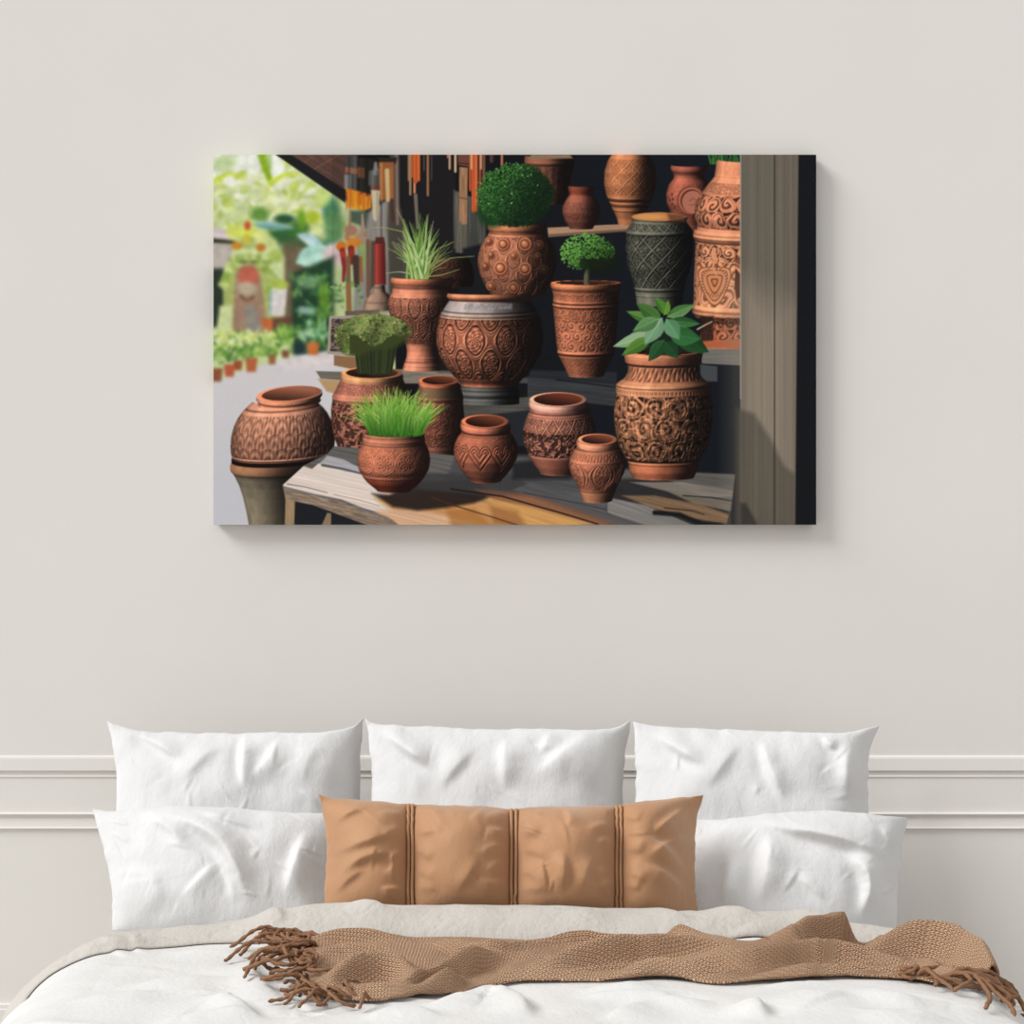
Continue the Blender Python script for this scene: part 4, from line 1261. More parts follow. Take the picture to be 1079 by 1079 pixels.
def folds(px, py, lst):
    """lst of (points, width, height, asym): a raised fold with a hollow on its right-hand side"""
    out = np.zeros(px.shape)
    fx, fy, fo = np.ravel(px), np.ravel(py), out.ravel()
    for pts, wd, h, asym in lst:
        C2 = smooth_poly(pts, 2)
        lo, hi = C2.min(0) - 7 * wd, C2.max(0) + 7 * wd
        m = np.nonzero((fx > lo[0]) & (fx < hi[0]) & (fy > lo[1]) & (fy < hi[1]))[0]
        if not len(m):
            continue
        sd, t = seg_dist(fx[m], fy[m], C2)
        tap = np.clip(np.minimum(t, 1 - t) / 0.42, 0, 1)
        tap = tap * tap * (3 - 2 * tap)
        fall = np.exp(-np.clip(np.abs(sd) - 3.5 * wd, 0, None) / wd)
        sq = sd * (1 if asym >= 0 else -1)
        core = np.where(sq > 0, np.exp(-(sq / (0.75 * wd)) ** 2), np.exp(-(sq / (2.2 * wd)) ** 2)) - 0.35 * abs(asym) * np.exp(-((sq - 1.7 * wd) / (1.2 * wd)) ** 2)
        fo[m] += h * tap * core * fall
    return out


def crumple(a, b, seed, sz=0.05, amt=1.0):
    """sharp little creases of washed linen, in -1..0"""
    wa = fbm(a / sz * 0.7, b / sz * 0.7, seed, 2)
    n = fbm(a / sz + 3 * wa, b / sz + 2 * wa, seed + 3, 3)
    m = fbm(a / sz * 0.8 + 21, b / sz * 0.8 + 2 * wa + 8, seed + 9, 2)
    r = np.abs(n - m)
    return -amt * np.exp(-(r / 0.03) ** 2) * sstep(0.42, 0.62, fbm(a / sz / 3, b / sz / 3, seed + 30, 2))


def edge_fn(pts):
    P = smooth_poly(pts, 2)
    L = np.concatenate([[0], np.cumsum(np.sqrt(((P[1:] - P[:-1]) ** 2).sum(1)))])
    L /= L[-1]
    return lambda t: np.stack([np.interp(t, L, P[:, 0]), np.interp(t, L, P[:, 1])], -1)


def pillow(name, label, cat, top, right, bottom, left, Y0, z0, lean, T, mat, fl=(), seed=1, nu=190, nv=130,
           pucker=1.0, group=None, panels=None, power=2.6, bend=0.075):
    """a stuffed cover: outline (in the plane it leans in) from its four edges, filled front and back"""
    nrm = np.array([0, -1.0, lean])
    nrm /= np.linalg.norm(nrm)
    p0 = np.array([0, Y0, z0])
    et, er, eb, el = edge_fn(top), edge_fn(right), edge_fn(bottom), edge_fn(left)
    # finer towards the seams
    q = np.linspace(-1, 1, nu)
    U1 = 0.5 + 0.5 * (1.25 * q - 0.25 * q ** 3)
    q = np.linspace(-1, 1, nv)
    V1 = 0.5 + 0.5 * (1.25 * q - 0.25 * q ** 3)
    U, V = np.meshgrid(U1, V1, indexing='ij')           # V 0 at the top
    t, b_, l, r = et(U), eb(U), el(V), er(V)
    c00, c10, c01, c11 = et(np.array(0.)), et(np.array(1.)), eb(np.array(0.)), eb(np.array(1.))
    u, v = U[..., None], V[..., None]
    P = (1 - v) * t + v * b_ + (1 - u) * l + u * r - ((1 - u) * (1 - v) * c00 + u * (1 - v) * c10 + (1 - u) * v * c01 + u * v * c11)
    if pucker:
        dt_, ds_ = np.minimum(V, 1 - V), np.minimum(U, 1 - U)
        P[..., 1] += 2.2 * (fbm(P[..., 0] / 13, V * 0 + seed, seed + 70, 2) - 0.5) * np.exp(-dt_ / 0.05)
        P[..., 0] += 2.2 * (fbm(P[..., 1] / 11, U * 0 + seed, seed + 71, 2) - 0.5) * np.exp(-ds_ / 0.04)
    W = ray_plane(P[..., 0], P[..., 1], p0, nrm)
    uu, vv = 2 * U - 1, 2 * V - 1
    body = np.clip((1 - np.abs(uu) ** power) * (1 - np.abs(vv) ** power), 0, 1) ** 0.62
    px, py = P[..., 0], P[..., 1]
    a, bz_ = W[..., 0], W[..., 2]
    if panels:
        edges = [px.min() - 2] + list(panels) + [px.max() + 2]
        pb = np.zeros_like(px)
        for e0, e1 in zip(edges[:-1], edges[1:]):
            q = np.clip((px - e0) / (e1 - e0), 0, 1)
            q = np.clip((px - e0 - 3.5) / (e1 - e0 - 7), 0, 1)
            pb = np.where((px >= e0) & (px < e1), np.clip(1 - np.abs(2 * q - 1) ** 1.9, 0, 1) ** 0.72, pb)
        body = body * (0.26 + 0.74 * pb)
    inner = np.clip(body * 1.6, 0, 1)
    base = T * body
    # gathers along the seams
    dt = np.minimum(V, 1 - V)
    ds = np.minimum(U, 1 - U)
    g = 0.010 * pucker * ((vnoise(a * 26, bz_ * 3, seed) - 0.5) * np.exp(-dt / 0.10) * np.clip(dt / 0.03, 0, 1) +
                          0.8 * (vnoise(a * 4, bz_ * 24, seed + 2) - 0.5) * np.exp(-ds / 0.08) * np.clip(ds / 0.02, 0, 1))
    soft = 0.030 * (fbm(a * 6.5, bz_ * 6.5, seed + 4, 2) - 0.5) * inner
    soft += 0.006 * pucker * (fbm(a * 19, bz_ * 15, seed + 14, 2) - 0.5) * inner
    fold = 1.5 * folds(px, py, [f if f[3] > 0 else (f[0], f[1] * 1.7, f[2] * 0.75, -0.25) for f in fl]) * inner
    # short straight creases of washed linen
    rr = np.random.default_rng(seed + 500)
    cl = []
    x0_, x1_, y0_, y1_ = px.min(), px.max(), py.min(), py.max()
    for _ in range(int(34 * pucker)):
        ca, cb = rr.uniform(x0_ + 12, x1_ - 12), rr.uniform(y0_ + 8, y1_ - 25)
        an = rr.choice([-0.9, 0.75, -1.3, 0.5]) + rr.normal(0, 0.25)
        ln = rr.uniform(6, 22)
        cl.append(([(ca - ln * math.cos(an), cb - ln * math.sin(an)), (ca + rr.normal(0, 1.5), cb + rr.normal(0, 1.5)), (ca + ln * math.cos(an), cb + ln * math.sin(an))],
                   rr.uniform(0.9, 2.2), rr.uniform(-0.0030, 0.0042), 0.6))
    cr = folds(px, py, cl) * inner
    front = base + g + soft + fold + cr
    back = base * 0.9 + soft * 0.5
    edge = (ds <= 1e-6) | (dt <= 1e-6)
    front = np.where(edge, 0.0, np.maximum(front, 0.002))
    back = np.where(edge, 0.0, np.maximum(back, 0.002))
    Fp = W + nrm * front[..., None]
    Bp = W - nrm * back[..., None]
    turn = bend * np.clip((uu - 0.58) / 0.42, 0, 1) ** 2
    away = W - np.array([0, CAMY, CAMZ])
    away /= np.linalg.norm(away, axis=-1)[..., None]
    Fp = Fp + away * turn[..., None]
    Bp = Bp + away * turn[..., None]
    n = nu * nv
    idx_b = np.arange(n) + n
    idx_b = np.where(edge.ravel(), np.arange(n), idx_b)
    F1 = grid_faces(nu, nv)
    F2 = idx_b[grid_faces(nu, nv, flip=True)]
    Vv = np.vstack([Fp.reshape(-1, 3), Bp.reshape(-1, 3)])
    used = np.unique(np.concatenate([F1.ravel(), F2.ravel()]))
    remap = np.zeros(2 * n, int)
    remap[used] = np.arange(len(used))
    F = remap[np.vstack([F1, F2])]
    o = mesh_obj(name, Vv[used], F, mat)
    return o, (Fp, P, nrm)


GP = 'white pillows along the head of the bed'
# back row, standing against the wall
specs = [
    ('white linen pillow standing at the back against the wall, leftmost of its row of three',
     [(113, 759), (123, 763.5), (150, 771), (200, 772), (250, 773), (290, 771), (330, 773), (362, 769), (374, 766), (383, 757)],
     [(383, 757), (382, 775), (380, 800), (379, 840), (381, 900), (384, 973)],
     [(128, 973), (200, 978), (300, 978), (384, 973)],
     [(113, 759), (118, 780), (122, 800), (123, 835), (122, 870), (128, 973)],
     [([(128, 764), (165, 782), (200, 806)], 6, 0.016, 0.8), ([(262, 768), (259, 795), (263, 838)], 5, 0.014, 0.9), ([(242, 782), (215, 802), (190, 835)], 5, 0.010, -0.6),
      ([(300, 775), (290, 800), (268, 830)], 6, 0.008, 0.6), ([(345, 780), (325, 800), (318, 838)], 6, 0.010, -0.6), ([(372, 768), (366, 800), (362, 838)], 8, 0.016, -0.7)], 11),
    ('white linen pillow standing at the back against the wall, middle of its row of three',
     [(385.5, 757), (394, 762), (410, 764), (440, 765), (480, 767), (520, 769), (560, 767), (610, 770), (640, 768), (654, 765), (665, 760)],
     [(665, 760), (660, 785), (657, 810), (656, 840), (660, 900), (664, 973)],
     [(392, 973), (470, 978), (580, 978), (664, 973)],
     [(385.5, 757), (389, 785), (392, 815), (392, 840), (388, 890), (392, 973)],
     [([(398, 764), (425, 790), (462, 815)], 6, 0.017, 0.85), ([(502, 785), (480, 812), (458, 838)], 5, 0.013, -0.8), ([(535, 775), (531, 805), (535, 840)], 7, 0.010, 0.6),
      ([(625, 775), (600, 790), (565, 822)], 7, 0.011, 0.7), ([(650, 768), (630, 805), (622, 840)], 8, 0.018, -0.9), ([(585, 770), (575, 785), (572, 800)], 6, 0.008, .6)], 27),
    ('white linen pillow standing at the back against the wall, rightmost of its row of three',
     [(667, 761), (680, 764), (700, 766), (740, 768), (780, 769), (830, 771), (862, 772), (885, 773), (905, 770), (926, 765)],
     [(926, 765), (918, 783), (915, 805), (914, 835), (917, 880), (920, 973)],
     [(668, 973), (740, 978), (850, 978), (920, 973)],
     [(667, 761), (669, 785), (670, 815), (669, 850), (666, 890), (668, 973)],
     [([(686, 768), (710, 792), (742, 812)], 6, 0.016, 0.85), ([(778, 780), (758, 808), (736, 838)], 5, 0.012, -0.8), ([(802, 775), (804, 808), (824, 850)], 6, 0.013, 0.7),
      ([(868, 774), (870, 785), (880, 792)], 4, 0.010, 0.9), ([(900, 775), (886, 815), (900, 850)], 11, 0.020, 0.9)], 43),
]
for lab, tp, rt, bt, lf, fl, sd in specs:
    o, _ = pillow('pillow', lab, 'pillow', tp, rt, bt, lf, -0.32, 0.5, 0.30, 0.085, M_linen, fl, sd)
    tag(o, lab, 'pillow', GP)
    rebase(o)
# front row
specs = [
    ('white linen pillow leaning in front on the left, its right end behind the tan cushion',
     [(98, 853), (108, 855), (130, 853.5), (160, 850.5), (200, 849), (240, 851), (290, 855), (330, 858), (372, 853)],
     [(372, 853), (370, 880), (369, 915), (370, 950), (374, 982)],
     [(118, 980), (200, 986), (300, 986), (374, 982)],
     [(98, 853), (105, 880), (112, 905), (117, 930), (119, 955), (118, 980)],
     [([(172, 858), (215, 876), (250, 905), (272, 966)], 8, 0.022, 0.9), ([(168, 915), (163, 938), (182, 962)], 9, 0.014, -0.7), ([(205, 855), (250, 872), (285, 880)], 6, 0.010, 0.6),
      ([(238, 912), (215, 935), (195, 955)], 4, 0.006, 0.5), ([(330, 875), (315, 915), (305, 955)], 8, 0.012, 0.7), ([(232, 900), (250, 930), (252, 960)], 6, 0.010, 0.7), ([(150, 860), (190, 880), (200, 905)], 7, 0.010, .7)], 61),
    ('white linen pillow leaning in front on the right, its left end behind the tan cushion',
     [(705, 858), (740, 866), (790, 860), (830, 855), (870, 854), (910, 857), (940, 860), (957, 862)],
     [(957, 862), (953, 880), (950, 900), (946, 930), (945, 955), (944, 983)],
     [(706, 982), (790, 990), (880, 991), (944, 983)],
     [(705, 858), (708, 890), (709, 925), (708, 955), (706, 982)],
     [([(796, 860), (815, 878), (860, 886), (905, 897), (938, 903)], 7, 0.018, 0.8), ([(812, 880), (802, 915), (800, 960)], 9, 0.018, 0.8), ([(772, 905), (764, 935), (758, 965)], 8, 0.013, 0.7),
      ([(888, 900), (915, 930), (905, 975)], 8, 0.018, 0.9), ([(925, 870), (935, 885), (940, 900)], 6, 0.010, 0.7), ([(832, 928), (850, 942), (866, 958)], 4, 0.005, .5)], 83),
]
for lab, tp, rt, bt, lf, fl, sd in specs:
    o, _ = pillow('pillow', lab, 'pillow', tp, rt, bt, lf, -0.66, 0.5, 0.42, 0.085, M_linen, fl, sd)
    tag(o, lab, 'pillow', GP)
    rebase(o)


def tube(name, path, rad, mat, nseg=8, lobes=0, twist=0.0, ball=True):
    """a cord swept along a path; with lobes it is a twisted two-ply yarn"""
    P = np.asarray(path, float)
    n = len(P)
    T = np.gradient(P, axis=0)
    T /= np.linalg.norm(T, axis=1)[:, None] + 1e-9
    up = np.array([0.13, 0.31, 0.94])
    N = np.cross(T, up)
    N /= np.linalg.norm(N, axis=1)[:, None] + 1e-9
    B = np.cross(T, N)
    th = np.linspace(0, 2 * PI, nseg, endpoint=False)
    r = np.full((n, nseg), rad)
    if lobes:
        k = np.arange(n)[:, None] * twist
        r = rad * (0.50 + 0.68 * np.abs(np.cos(th[None] + k)))
    r = np.asarray(r)
    if ball:
        r = r * np.clip(np.minimum(np.arange(n), np.arange(n)[::-1])[:, None] / 1.0 + 0.35, 0, 1)
    V = P[:, None] + N[:, None] * (np.cos(th)[None, :, None] * r[..., None]) + B[:, None] * (np.sin(th)[None, :, None] * r[..., None])
    F = [tuple(q) for q in grid_faces(n, nseg, wrap=True)]
    F += [tuple(range(nseg)), tuple(range((n - 1) * nseg, n * nseg))[::-1]]
    return mesh_obj(name, V.reshape(-1, 3), F, mat)


# tan cushion with three corded seams
SEAMS = (433.0, 541.0, 651.5)
cfl = []
for x in SEAMS:
    for k in range(5):
        y = 858 + 20 * k + RNG.uniform(-5, 5)
        L = RNG.uniform(22, 42)
        cfl.append(([(x - 4, y), (x - L * .5, y + RNG.uniform(-7, 3)), (x - L, y + RNG.uniform(-4, 14))], RNG.uniform(3.5, 6), RNG.uniform(0.003, 0.006), 0.6))
        y = 858 + 20 * k + RNG.uniform(-5, 5)
        cfl.append(([(x + 4, y), (x + L * .5, y + RNG.uniform(-3, 6)), (x + L, y + RNG.uniform(0, 16))], RNG.uniform(3.5, 6), RNG.uniform(0.003, 0.006), 0.6))
cfl += [([(348, 900), (385, 893), (425, 878)], 6, 0.010, 0.8), ([(350, 870), (372, 858), (395, 850)], 5, 0.008, 0.7), ([(352, 928), (385, 905), (428, 900)], 6, 0.010, 0.8), ([(350, 945), (372, 925), (392, 918)], 5, .007, .7),
        ([(592, 850), (600, 862), (598, 880)], 4, 0.008, 0.7), ([(590, 948), (594, 920), (590, 900)], 5, 0.009, 0.7), ([(575, 948), (572, 925), (566, 905)], 4, 0.007, 0.6), ([(610, 948), (618, 925), (622, 905)], 4, .007, .6),
        ([(728, 850), (705, 866), (685, 885)], 5, 0.011, 0.8), ([(730, 880), (705, 890), (680, 910)], 6, 0.010, 0.8), ([(728, 925), (700, 900), (665, 880)], 6, 0.010, 0.8), ([(725, 945), (700, 925), (672, 915)], 5, .009, .8),
        ([(450, 850), (462, 868), (466, 885)], 4, 0.006, 0.7), ([(510, 850), (505, 862), (495, 872)], 4, 0.006, 0.7), ([(480, 945), (498, 925), (505, 905)], 4, .005, .6), ([(560, 860), (552, 875), (548, 900)], 4, .006, .6)]
root = thing('lumbar_cushion', 'long tan cushion with three corded seams lying across the front of the white pillows', 'cushion', loc=(0.0, -0.83, 0.55))
o, (Fp, Pp, cn) = pillow('cushion_cover', '', '', [(335, 837), (345, 841), (372, 842.5), (400, 844), (433, 847.5), (450, 848), (490, 849), (520, 850), (541, 853), (560, 850.5), (600, 850), (630, 849), (651, 848.5), (670, 845.5), (700, 842), (725, 840), (741, 838)],
              [(741, 838), (736, 855), (733, 875), (732, 905), (733, 940), (737, 972)],
              [(343, 970), (433, 966), (541, 966), (651, 966), (737, 972)],
              [(335, 837), (341, 856), (344, 880), (344, 910), (342, 940), (343, 970)],
              -0.83, 0.55, 0.33, 0.108, M_tan, cfl, 101, nu=300, nv=130, pucker=0.9, panels=SEAMS, power=3.0)
child(o, root)
nu_, nv_ = Pp.shape[:2]
for x in SEAMS:
    for dx in (-2.1, 2.1):
        path = []
        for j in range(2, nv_ - 2, 2):
            i = int(np.argmin(np.abs(Pp[:, j, 0] - (x + dx))))
            i0 = max(1, i - 1)
            path.append(Fp[i0:i0 + 3, j].mean(0) + cn * 0.0075 + np.array([0.0006 * math.sin(j * 1.1), 0, 0]))
        path = np.array(path)
        for _ in range(2):
            path[1:-1] = (path[:-2] + 2 * path[1:-1] + path[2:]) / 4
        child(tube('seam_cord', path, 0.0038, M_cord, 8), root)

# ------------------------------------------------------------- bed
bed = thing('bed', 'low double bed hidden under the white duvet and pillows', 'bed', loc=(0, -1.15, 0))
bo = box('mattress', (-0.82, -2.06, 0.22), (0.82, -0.06, 0.415), M_sheet, 0.05)
child(bo, bed)
child(box('bed_frame', (-0.90, -2.12, 0.12), (0.90, -0.05, 0.22), M_wood, 0.01), bed)
for sx in (-0.82, 0.82):
    for sy in (-2.05, -0.12):
        child(box('leg', (sx - 0.03, sy - 0.03, 0), (sx + 0.03, sy + 0.03, 0.12), M_wood, 0.004), bed)

# ------------------------------------------------------------- duvet
def prof_Y(Y, ys, vs):
    return np.interp(-Y, [-y for y in ys], vs)


def duvet_frame(s, Y):
    a = prof_Y(Y, (-0.55, -0.75, -0.90, -1.05, -2.2), (0.76, 0.77, 0.79, 0.83, 0.86))
    r = prof_Y(Y, (-0.55, -0.75, -0.90, -1.05, -2.2), (0.16, 0.18, 0.20, 0.25, 0.27))
    zt = prof_Y(Y, (-0.55, -0.72, -0.80, -0.90, -1.05, -1.3, -2.2), (0.455, 0.468, 0.505, 0.560, 0.567, 0.570, 0.558))
    q = np.abs(s)
    th = np.clip((q - a) / r, 0, PI / 2)
    dn = np.clip(q - a - r * PI / 2, 0, None)
    sg = np.sign(s)
    x = sg * (np.minimum(q, a) + r * np.sin(th))
    z = zt - r * (1 - np.cos(th)) - dn
    z = z - 0.02 * (np.clip(q / a, 0, 1)) ** 4
    e = np.clip(-Y - 1.97, 0, None)                       # over the foot of the bed
    ft = np.clip(e / 0.2, 0, PI / 2)
    z = z - 0.2 * (1 - np.cos(ft)) - np.clip(e - 0.1 * PI, 0, None)
    z = np.maximum(z, 0.03)
    yo = np.where(e > 0, -1.97 - 0.2 * np.sin(ft), Y)
    pos = np.stack([x, yo + 0 * x, z], -1)
    nrm = np.stack([sg * np.sin(th), 0 * x, np.cos(th)], -1)
    return pos, nrm


def flat_px(px, py, z=0.56):
    """photo point on the level of the duvet -> (s, Y)"""
    d = (CAMZ - z) / ((py - 539.5) * SC)
    return ((px - 539.5) * SC * d, CAMY + d)


dfl = []
for pts, wd, h, asym in [
        ([(170, 1000), (230, 1005), (290, 1000)], .022, 0.012, .6), ([(120, 1040), (190, 1030), (250, 1035)], .025, 0.012, .6), ([(200, 1050), (240, 1055), (275, 1079)], .02, 0.020, .8),
        ([(60, 1050), (130, 1045), (190, 1050)], .03, 0.010, .5), ([(270, 1010), (262, 1030), (300, 1060)], .02, 0.012, .6), ([(150, 1078), (220, 1070), (300, 1079)], .03, .012, .5),
        ([(440, 1066), (490, 1052), (520, 1042), (535, 1060)], .022, 0.016, .7), ([(530, 1040), (550, 1060), (556, 1079)], .02, 0.020, .8), ([(600, 1043), (640, 1048), (700, 1044)], .02, 0.012, .6),
        ([(690, 1052), (715, 1062), (760, 1060)], .02, 0.015, .7), ([(790, 1060), (800, 1068), (802, 1079)], .02, 0.020, .9), ([(830, 1048), (860, 1058), (900, 1052)], .025, 0.012, .6),
        ([(900, 1044), (940, 1056), (990, 1058)], .022, 0.014, .6), ([(640, 1079), (660, 1066), (690, 1058)], .025, .015, .6), ([(900, 1079), (950, 1070), (1010, 1075)], .03, .012, .6),
        ([(350, 986), (400, 990), (450, 991)], .02, .010, .5), ([(750, 1003), (790, 996), (830, 995)], .02, .008, .5), ([(380, 1075), (430, 1066), (470, 1079)], .025, .014, .6)]:
    dfl.append(([flat_px(a, b) for a, b in pts], wd, h, asym))


rr = np.random.default_rng(77)
for _ in range(60):
    cs, cy = rr.uniform(-1.1, 1.1), rr.uniform(-1.62, -0.95)
    an, ln = rr.normal(0, 0.55) * rr.choice([-1, 1]), rr.uniform(0.03, 0.15)
    dfl.append(([(cs - ln * math.cos(an), cy - ln * math.sin(an)), (cs + rr.normal(0, .01), cy + rr.normal(0, .01)), (cs + ln * math.cos(an), cy + ln * math.sin(an))],
                rr.uniform(0.004, 0.011), rr.uniform(0.0015, 0.0055), rr.choice([-0.7, 0.7])))


def duvet_disp(s, Y):
    d = 0.030 * (fbm(s * 3.2 + 5, Y * 4.2 + 9, 201, 2) - 0.5)
    d += 0.007 * (fbm(s * 9 + 2, Y * 13 + 4, 211, 2) - 0.5)
    d += folds(s, Y, dfl)
    # soft hanging pleats at the sides
    q = np.clip((np.abs(s) - 0.95) / 0.3, 0, 1)
    d += 0.022 * q * np.sin(Y * 17 + 3 * np.sin(Y * 5) + s)
    return d


def sheet_from(name, S, Y, off, mat, thick, uv=None):
    pos, nrm = duvet_frame(S, Y)
    P = pos + nrm * off[..., None]
    nu, nv = S.shape
    F = grid_faces(nu, nv)
    o = mesh_obj(name, P.reshape(-1, 3), F, mat, uv=uv)
    m = o.modifiers.new('thickness', 'SOLIDIFY')
    m.thickness = thick
    m.offset = -1.0
    return o


ss = np.linspace(-1.42, 1.42, 470)
yy = np.linspace(-0.58, -2.46, 350)
S, Y = np.meshgrid(ss, yy, indexing='ij')
off = duvet_disp(S, Y)
droot = thing('duvet', 'white linen duvet over the bed with its grey-beige top edge turned back', 'duvet', loc=(0, -1.3, 0.2))
o = sheet_from('duvet_cover', S, Y, off, M_duvet, 0.012)
child(o, droot)

# the turned-back top edge: a soft oatmeal roll across the bed
ss = np.linspace(-1.30, 1.30, 460)
vv = np.linspace(0, 1, 90)
S, Vv = np.meshgrid(ss, vv, indexing='ij')
yb = np.interp(S, [-1.3, -1.02, -0.93, -0.72, -0.60, -0.45, 0, 0.35, 0.62, 0.80, 1.0, 1.3], [-1.16, -1.06, -0.98, -0.90, -0.885, -0.875, -0.87, -0.875, -0.88, -0.90, -0.98, -1.10])
yf = np.interp(S, [-1.3, -1.02, -0.93, -0.72, -0.60, -0.45, 0, 0.35, 0.62, 0.80, 1.0, 1.3], [-1.25, -1.14, -1.09, -1.04, -1.03, -1.05, -1.06, -1.055, -1.04, -1.02, -1.06, -1.18])
hh = np.interp(S, [-1.3, -0.93, -0.78, -0.62, -0.50, 0, 0.4, 0.62, 0.8, 1.0, 1.3], [0.018, 0.020, 0.024, 0.032, 0.056, 0.060, 0.054, 0.044, 0.030, 0.022, 0.018])
ker = np.ones(25) / 25
sm = lambda a: np.apply_along_axis(lambda c: np.convolve(np.pad(c, 12, mode='edge'), ker, 'valid'), 0, a)
yb, yf, hh = sm(yb), sm(yf), sm(hh)
Yr = yb + (yf - yb) * Vv
Yr += 0.018 * (fbm(S * 5, Vv * 0.5 + 3, 301, 2) - 0.5) * np.clip(Vv * 2, 0, 1)
roll = hh * np.sin(PI * np.clip(Vv, 0, 1) ** 0.8) ** 0.55
fl2 = [([(-0.55, -0.90), (-0.52, -0.96), (-0.50, -1.04)], .018, .012, .7), ([(0.42, -0.90), (0.50, -0.96), (0.55, -1.02)], .02, .012, .7), ([(0.28, -0.92), (0.36, -0.98), (0.40, -1.04)], .018, .010, .7),
       ([(-0.15, -0.93), (-0.10, -0.98), (0.0, -1.0)], .02, .006, .6), ([(0.6, -0.92), (0.66, -0.97), (0.75, -1.0)], .018, .012, .7), ([(-0.35, -0.92), (-0.3, -0.97), (-0.28, -1.02)], .02, .007, .6)]
tapr = np.clip(np.minimum(Vv, 1 - Vv) / 0.12, 0, 1)
off = duvet_disp(S, Yr) + 0.003 + roll + (folds(S, Yr, fl2) + 0.016 * (fbm(S * 8, Yr * 10, 311, 2) - 0.5) + 0.003 * crumple(S, Yr, 321, 0.05)) * tapr
o = sheet_from('turned_back_edge', S, Yr, off, M_fold, 0.006)
o['label'] = 'grey-beige reverse side of the turned-back duvet edge'
child(o, droot)

# ------------------------------------------------------------- knitted throw
def throw_px(px, py, z):
    return flat_px(px, py, z)


back_px = [(300, 996), (340, 995), (400, 997), (450, 997), (510, 991), (570, 985), (620, 985), (690, 989), (740, 996), (780, 1004), (830, 1003), (880, 997), (930, 996), (980, 1000), (1020, 1014)]
front_px = [(318, 1040), (345, 1052), (380, 1056), (420, 1056), (460, 1048), (500, 1040), (540, 1036), (600, 1037), (650, 1038), (700, 1038), (760, 1042), (820, 1040), (870, 1036), (920, 1033), (960, 1033), (995, 1039)]
bk = np.array([flat_px(a, b, 0.57) for a, b in back_px])
fr = np.array([flat_px(a, b, 0.565) for a, b in front_px])
bk[:, 1] = np.minimum(bk[:, 1], np.interp(bk[:, 0], [-0.6, -0.45, 0, 0.35, 0.62, 0.8, 1.0], [-1.06, -1.085, -1.09, -1.085, -1.07, -1.06, -1.10]))
# beyond the shoulder of the bed the throw runs on down the side
bk = np.vstack([bk, [[1.00, -1.24]]])
fr = np.vstack([fr, [[0.895, -1.385]]])
N1, N2 = 440, 130
q = np.linspace(0, 1, N1)
lb = np.concatenate([[0], np.cumsum(np.sqrt((np.diff(bk, axis=0) ** 2).sum(1)))]); lb /= lb[-1]
lf_ = np.concatenate([[0], np.cumsum(np.sqrt((np.diff(fr, axis=0) ** 2).sum(1)))]); lf_ /= lf_[-1]
ker = np.ones(21) / 21
def smo(c):
    return np.convolve(np.pad(c, 10, mode='edge'), ker, 'valid')
bkq = np.stack([smo(np.interp(q, lb, bk[:, i])) for i in (0, 1)], -1)
frq = np.stack([smo(np.interp(q, lf_, fr[:, i])) for i in (0, 1)], -1)
w_ = np.linspace(0, 1, N2)[None, :, None]
SY = bkq[:, None] * (1 - w_) + frq[:, None] * w_
S, Y = SY[..., 0], SY[..., 1]
Y = Y + 0.012 * (fbm(S * 6, Y * 6, 401, 2) - 0.5)
tfl = []
for pts, wd, h, asym in [
        ([(300, 998), (370, 992), (440, 993)], .022, .016, -.4), ([(310, 1020), (340, 1008), (400, 1006), (440, 1012)], .02, .010, -.3),
        ([(330, 1042), (370, 1030), (410, 1026), (432, 1032), (428, 1042)], .016, .030, -.6), ([(400, 1050), (440, 1046), (475, 1030), (510, 1016), (560, 1010)], .016, .030, -.6),
        ([(440, 1000), (480, 1008), (520, 1014), (570, 1004)], .012, .014, -.5), ([(530, 992), (575, 980), (640, 981), (700, 986), (750, 1000)], .020, .040, -.6),
        ([(540, 1006), (600, 998), (660, 1000), (720, 1004)], .010, .014, -.8),
        ([(520, 1022), (560, 1024), (620, 1016), (700, 1008), (760, 1006), (800, 1012)], .014, .026, -.8), ([(590, 1036), (640, 1030), (700, 1026), (760, 1030)], .012, .018, -.6),
        ([(690, 1020), (750, 1022), (800, 1021), (860, 1012), (930, 1011), (985, 1018)], .013, .026, -.9), ([(790, 1007), (840, 1003), (880, 994), (910, 985), (945, 996)], .018, .044, -.6),
        ([(740, 1012), (800, 1010), (860, 1004), (920, 1003)], .010, .014, -.8),
        ([(900, 1006), (945, 998), (990, 998), (1030, 1012), (1050, 1026)], .020, .042, -.6), ([(740, 1037), (800, 1030), (860, 1024), (930, 1020)], .012, .012, -.6),
        ([(950, 1030), (985, 1030), (1015, 1040)], .014, .020, -.6),
        ([(690, 1013), (760, 1017), (830, 1010), (900, 1005), (960, 1006)], .009, -.034, .1), ([(690, 1030), (780, 1028), (850, 1019), (930, 1018), (990, 1024)], .009, -.034, .1),
        ([(425, 1044), (445, 1034), (490, 1024), (530, 1018)], .009, -.034, .1), ([(520, 1004), (580, 996), (650, 992), (720, 997)], .009, -.034, .1), ([(560, 1030), (620, 1024), (690, 1018)], .009, -.034, .1)]:
    tfl.append(([flat_px(a, b, 0.585) for a, b in pts], wd, h, asym))
U = np.broadcast_to(q[:, None], S.shape)
Wv = np.broadcast_to(w_[0, :, 0][None], S.shape)
edge = np.clip(np.minimum(Wv, 1 - Wv) / 0.06, 0, 1)
rise = np.clip(1.6 * folds(S, Y, tfl), -0.0105, 0.062)
rise += 0.014 * np.clip(fbm(S * 9 + 4, Y * 22, 411, 2) - 0.4, 0, 1)
toff = duvet_disp(S, Y) + 0.0095 + (0.012 + rise) * edge ** 0.6
